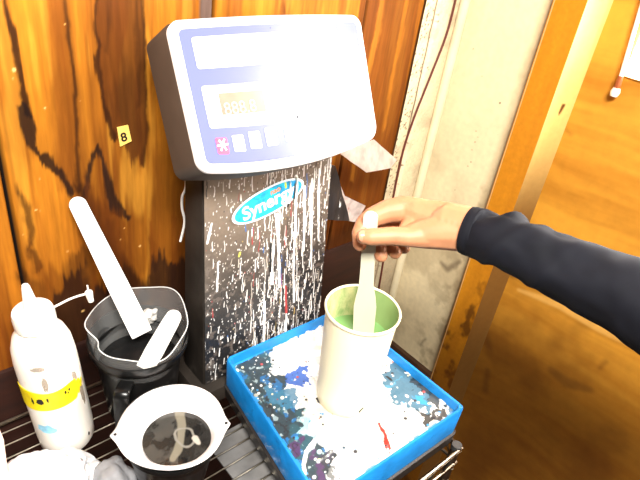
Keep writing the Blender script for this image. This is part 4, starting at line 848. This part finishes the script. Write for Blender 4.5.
def hpt(r, z): return hd * r + Vector((0, 0, z))
bm = bmesh.new(); path = smoothpath([hpt(0.058, JH - 0.030), hpt(0.078, JH - 0.027), hpt(0.084, JH - 0.038), hpt(0.084, JH - 0.065), hpt(0.082, JH - 0.095), hpt(0.066, JH - 0.112), hpt(0.050, JH - 0.114)], 6)
sd_ = hd.cross(Vector((0, 0, 1))); rings = []
for i, p in enumerate(path):
    t = (path[min(i + 1, len(path) - 1)] - path[max(i - 1, 0)]).normalized(); nb = t.cross(sd_)
    rings.append([bm.verts.new(p + sd_ * a * 0.0095 + nb * b * 0.0038) for a, b in ((1, .6), (.8, 1), (-.8, 1), (-1, .6), (-1, -.6), (-.8, -1), (.8, -1), (1, -.6))])
for r1, r2 in zip(rings[:-1], rings[1:]):
    for q in range(8): bm.faces.new((r1[q], r1[(q + 1) % 8], r2[(q + 1) % 8], r2[q]))
bm.faces.new(rings[0]); bm.faces.new(rings[-1])
finish(bm, 'handle', m_blackpl, jug, False, 50)
m_clear = mat('clear_liner_plastic', (0.80, 0.80, 0.78), 0.22, var=0.05, scale=20, alpha=0.055, dirt=(0.85, 0.85, 0.83), dirt_lo=0.5, dirt_hi=0.75)
def liner_f(a, i, r, z):
    up = (i / 7); lift = 0.010 * math.sin(a * 1.0 + 0.5) + 0.005 * math.sin(2 * a + 1) + 0.003 * math.sin(5 * a)
    d_ = (a - math.radians(178) + math.pi) % (2 * math.pi) - math.pi; notch = math.exp(-(d_ / 0.22) ** 2)
    return r * (1 + 0.02 * up * math.sin(3 * a + 1) + 0.012 * up * math.sin(7 * a)) * (1 - 0.16 * notch * up), z + lift * up ** 2 - 0.008 * notch * up
zb = JH - 0.048
prof = [(0.054, zb), (0.0575, zb + 0.015), (0.0605, zb + 0.03), (0.0625, zb + 0.043), (0.0640, zb + 0.053), (0.0652, zb + 0.062), (0.0660, zb + 0.069), (0.0665, zb + 0.073)]
bm = bmesh.new(); bm_lathe(bm, prof, 96, liner_f)
liner = finish(bm, 'clear_liner', m_clear, jug, False); liner['label'] = 'clear plastic liner with wavy edge'
md = liner.modifiers.new('solid', 'SOLIDIFY'); md.thickness = 0.0008
bm = bmesh.new(); pts = []
for q in range(97):
    a = 2 * math.pi * q / 96; r, z = liner_f(a, 7, 0.0667, zb + 0.0735); pts.append((r * math.cos(a), r * math.sin(a), z))
bm_tube(bm, pts, 0.0008, 6); finish(bm, 'liner_rim', mat('clear_rim', (0.82, 0.82, 0.80), 0.2, alpha=0.5), liner, False)
bm = bmesh.new(); bm_lathe(bm, [(0.0545, zb + 0.004), (0.03, zb + 0.003), (0.001, zb + 0.003)], 48); finish(bm, 'black_paint', mat('wet_black_paint', (0.008, 0.008, 0.008), 0.12, var=0.2), jug, False)
# dried white lump stuck on the liner wall, high at the right back
bm = bmesh.new(); bmesh.ops.create_icosphere(bm, subdivisions=4, radius=0.013, matrix=Matrix.Translation(Vector((0.034, 0.040, zb + 0.038))) @ Matrix.Diagonal((1.1, .5, 1, 1)))
for v in bm.verts: v.co += (v.co - Vector((0.034, 0.040, zb + .038))).normalized() * 0.006 * mnoise.noise(v.co * 160)
finish(bm, 'paint_lump', mat('dry_white_lump', (0.60, 0.58, 0.54), 0.5, var=0.3, scale=120, bump=0.5), jug, False)
# two sticks standing in the jug
m_wst = mat('white_stick', (0.84, 0.82, 0.78), 0.4, var=0.04, scale=20, dirt=(0.50, 0.42, 0.33), dirt_lo=0.70, dirt_hi=0.85)
zp = zb + 0.012
dA, dB = 0.775, 0.700
pA = atd(142, 334, 0.803); pB = aty(74.5, 197.5, 0.655); L_ = (pB - pA).length
prof = [(0.0, 0.0142), (0.03, 0.0146), (0.4, 0.0136), (0.75, 0.0116)] + round_end(0.0108, L_)
paddle('paint_paddle', pA, pB, sorted(prof), 0.0030, Vector(CAM) - pA, m_wst, 'long white paint paddle standing up out of the black jug against the boards', 'stick', 'white sticks in the black jug')
pA = atd(146, 366, 0.790); pB = atd(177, 311, 0.772); pA2 = pA + (pA - pB) * 0.05; L_ = (pB - pA2).length
prof = [(0.0, 0.0118), (0.3, 0.0128), (0.8, 0.0112)] + round_end(0.0104, L_)
paddle('paint_paddle', pA2, pB, sorted(prof), 0.0028, Vector(CAM) - pA, mat('stained_stick', (0.80, 0.77, 0.70), 0.45, var=0.08, scale=30, dirt=(0.50, 0.48, 0.25), dirt_lo=0.55, dirt_hi=0.72), 'shorter white stick with stained end leaning inside the black jug', 'stick', 'white sticks in the black jug')

# ================================================================== TUB WITH WHITE RIM AND GREY PAINT
T = atz(172, 426, 0.105); T.z = 0.0
tub = empty('paint_tub', T, 'black tub lined with a pointed white paper cup of grey paint, in front', 'tub')
bm = bmesh.new(); bm_lathe(bm, [(0.001, 0.002), (0.038, 0.0), (0.042, 0.003), (0.052, 0.060), (0.0570, 0.084), (0.0590, 0.086), (0.0590, 0.092), (0.056, 0.092), (0.050, 0.06)], 56); finish(bm, 'tub_body', m_blackpl, tub, False)
cd_ = (Vector(CAM) - T); ca = math.atan2(cd_.y, cd_.x)       # direction towards the viewer
aR = ca + math.pi / 2                                          # to the right in the picture
def tub_f(a, i, r, z):
    up = max(0, (i - 3) / 4)
    p = 0
    for g, h in ((aR - 0.10, 1.0), (aR + math.pi + 0.12, 1.0)):
        d_ = (a - g + math.pi) % (2 * math.pi) - math.pi; p += h * math.exp(-(abs(d_) / 0.13) ** 1.3)
    return r * (1 + up * (0.11 * p + 0.010 * math.sin(4 * a + 1))), z + up * (0.002 * p + 0.003 * math.sin(2 * a + 0.5))
m_paper = mat('white_paper_rim', (0.83, 0.80, 0.79), 0.4, var=0.05, scale=18, dirt=(0.70, 0.42, 0.42), dirt_lo=0.74, dirt_hi=0.84)
prof = [(0.030, 0.062), (0.040, 0.072), (0.0445, 0.082), (0.0475, 0.090), (0.0530, 0.098), (0.0590, 0.104), (0.0640, 0.108), (0.0665, 0.1075)]
bm = bmesh.new(); bm_lathe(bm, prof, 120, tub_f)
bm.verts.ensure_lookup_table()
for i_, v in enumerate(bm.verts):
    kk = max(0.0, 1 - (i_ // 120) / 6.0); v.co += Vector((math.cos(aR), math.sin(aR), 0)) * 0.008 * kk
rim = finish(bm, 'paper_liner', m_paper, tub, False); rim['label'] = 'white paper liner with two pointed corners'; md = rim.modifiers.new('solid', 'SOLIDIFY'); md.thickness = 0.0022
for g in (aR - 0.10, aR + math.pi + 0.12):
    p = Vector((0.0675 * math.cos(g), 0.0675 * math.sin(g), 0.1092)); bm = bmesh.new(); bmesh.ops.create_uvsphere(bm, u_segments=12, v_segments=8, radius=0.0022, matrix=Matrix.Translation(p) @ Matrix.Diagonal((1, 1, 0.5, 1)) )
    finish(bm, 'rivet_hole', m_ink, rim, False)
def grey_f(a, i, r, z): return r * (1 + 0.04 * math.sin(2 * a)), z
ny_, nx_ = 90, 90
g_ = np.linspace(-0.0445, 0.0445, nx_); GX, GY = np.meshgrid(g_, g_); RR = np.hypot(GX, GY)
img = np.ones(GX.shape + (3,)) * np.array((0.018, 0.017, 0.015)); n = fbm(GX * 60 + 9, GY * 60 + 9, 401, 4)
dr = np.array([math.cos(ca), math.sin(ca)]); rr_ = np.array([math.cos(aR), math.sin(aR)]); U_ = GX * rr_[0] + GY * rr_[1]; V_ = GX * dr[0] + GY * dr[1]   # right, near
blend(img, 0.8 * sstep(0.45, 0.6, n) * (U_ < 0), (0.055, 0.052, 0.046))
blend(img, 0.9 * sstep(0.50, 0.56, n) * (U_ > 0.004), (0.008, 0.008, 0.008))
blend(img, 1 - sstep(-.001, .0015, seg_dist(U_ + .004 * (n - .5), V_, [(0.004, -0.045), (0.005, -0.01), (0.000, 0.018), (-0.006, 0.030)], [0.006, 0.0045, 0.005, 0.004])), (0.16, 0.145, 0.11))
blend(img, 0.9 * (1 - sstep(-.0005, .001, np.abs(seg_dist(U_ + .006 * (n - .5), V_ + .006 * (n - .5), [(0.008, -0.004), (0.012, 0.004)], [0.012, 0.010])) - 0.0012)), (0.2, 0.19, 0.165))
blend(img, 0.9 * (1 - sstep(-.001, .001, seg_dist(U_ + .006 * (n - .5), V_, [(0.022, 0.002), (0.026, 0.010)], [0.004, 0.003]))), (0.40, 0.37, 0.32))
sc = np.minimum(1, 0.0435 / np.maximum(RR, 1e-6)); P = np.stack([GX * sc + T.x + 0.0068 * rr_[0], GY * sc + T.y + 0.0068 * rr_[1], np.full_like(GX, 0.080) + 0.001 * (n - .5)], -1)
o = grid_mesh('grey_paint', P, img, mat_attr('wet_grey_paint', 0.15, 0.4, 0.05, 0.05, 60), tub); o['label'] = 'grey paint with pale swirls'

# ================================================================== CRUMPLED BAGS, STICK AND JAR EDGE AT THE LEFT
def crumple(name, c, size, m, label, cat, seed, amp=0.018):
    bm = bmesh.new(); bmesh.ops.create_icosphere(bm, subdivisions=5, radius=1)
    for v in bm.verts:
        d_ = v.co.normalized(); q = d_ * 1.6 + Vector((seed, seed * 2, 0))
        rr_ = 1 + 0.22 * mnoise.noise(q) - amp / 0.018 * 0.16  * abs(mnoise.noise(q * 1.7)) - amp / 0.018 * 0.10 * abs(mnoise.noise(q * 3.4 + Vector((4, 0, 0)))) - amp / 0.018 * 0.05 * abs(mnoise.noise(q * 7))
        z_ = d_.z * rr_; v.co = Vector((c[0] + d_.x * rr_ * size[0], c[1] + d_.y * rr_ * size[1], max(0.0, c[2] + z_ * size[2])))
    o = finish(bm, name, m, smooth=30); return tag(o, label, cat)
m_bag = mat('white_plastic_film', (0.80, 0.80, 0.82), 0.3, var=0.05, scale=15, sss=0.1, dirt=(0.45, 0.60, 0.78), dirt_lo=0.66, dirt_hi=0.8, bump=0.3)
c = atz(48, 500, 0.020)
crumple('plastic_bag', (c.x - 0.012, c.y + 0.002, 0.024), (0.084, 0.060, 0.056), m_bag, 'crumpled white plastic bag lying in the lower left corner of the picture', 'bag', 3.3)
c = atz(112, 487, 0.015)
crumple('plastic_bag', (c.x + 0.003, c.y + 0.001, 0.016), (0.028, 0.034, 0.034), mat('grey_film', (0.24, 0.24, 0.25), 0.25, var=0.15, scale=30, dirt=(0.35, 0.38, 0.40), dirt_lo=0.62, dirt_hi=0.75, bump=0.2), 'crumpled translucent grey plastic bag between the white bag and the pointed tub', 'bag', 7.7, 0.006)
pA = atd(1, 492, 0.66); pB = atd(-3, 428, 0.66)
paddle('craft_stick', pA, pB, [(0, 0.008), (0.2, 0.0085), (0.8, 0.006), (1.0, 0.002)], 0.003, Vector(CAM) - pA, mat('pinkish_stick', (0.72, 0.52, 0.42), 0.5, var=0.1, scale=30, dirt=(0.35, 0.1, 0.06), dirt_lo=0.6, dirt_hi=0.7), 'pale pinkish wooden stick at the lower left picture edge', 'stick')
c = aty(-3, 336, 0.60)
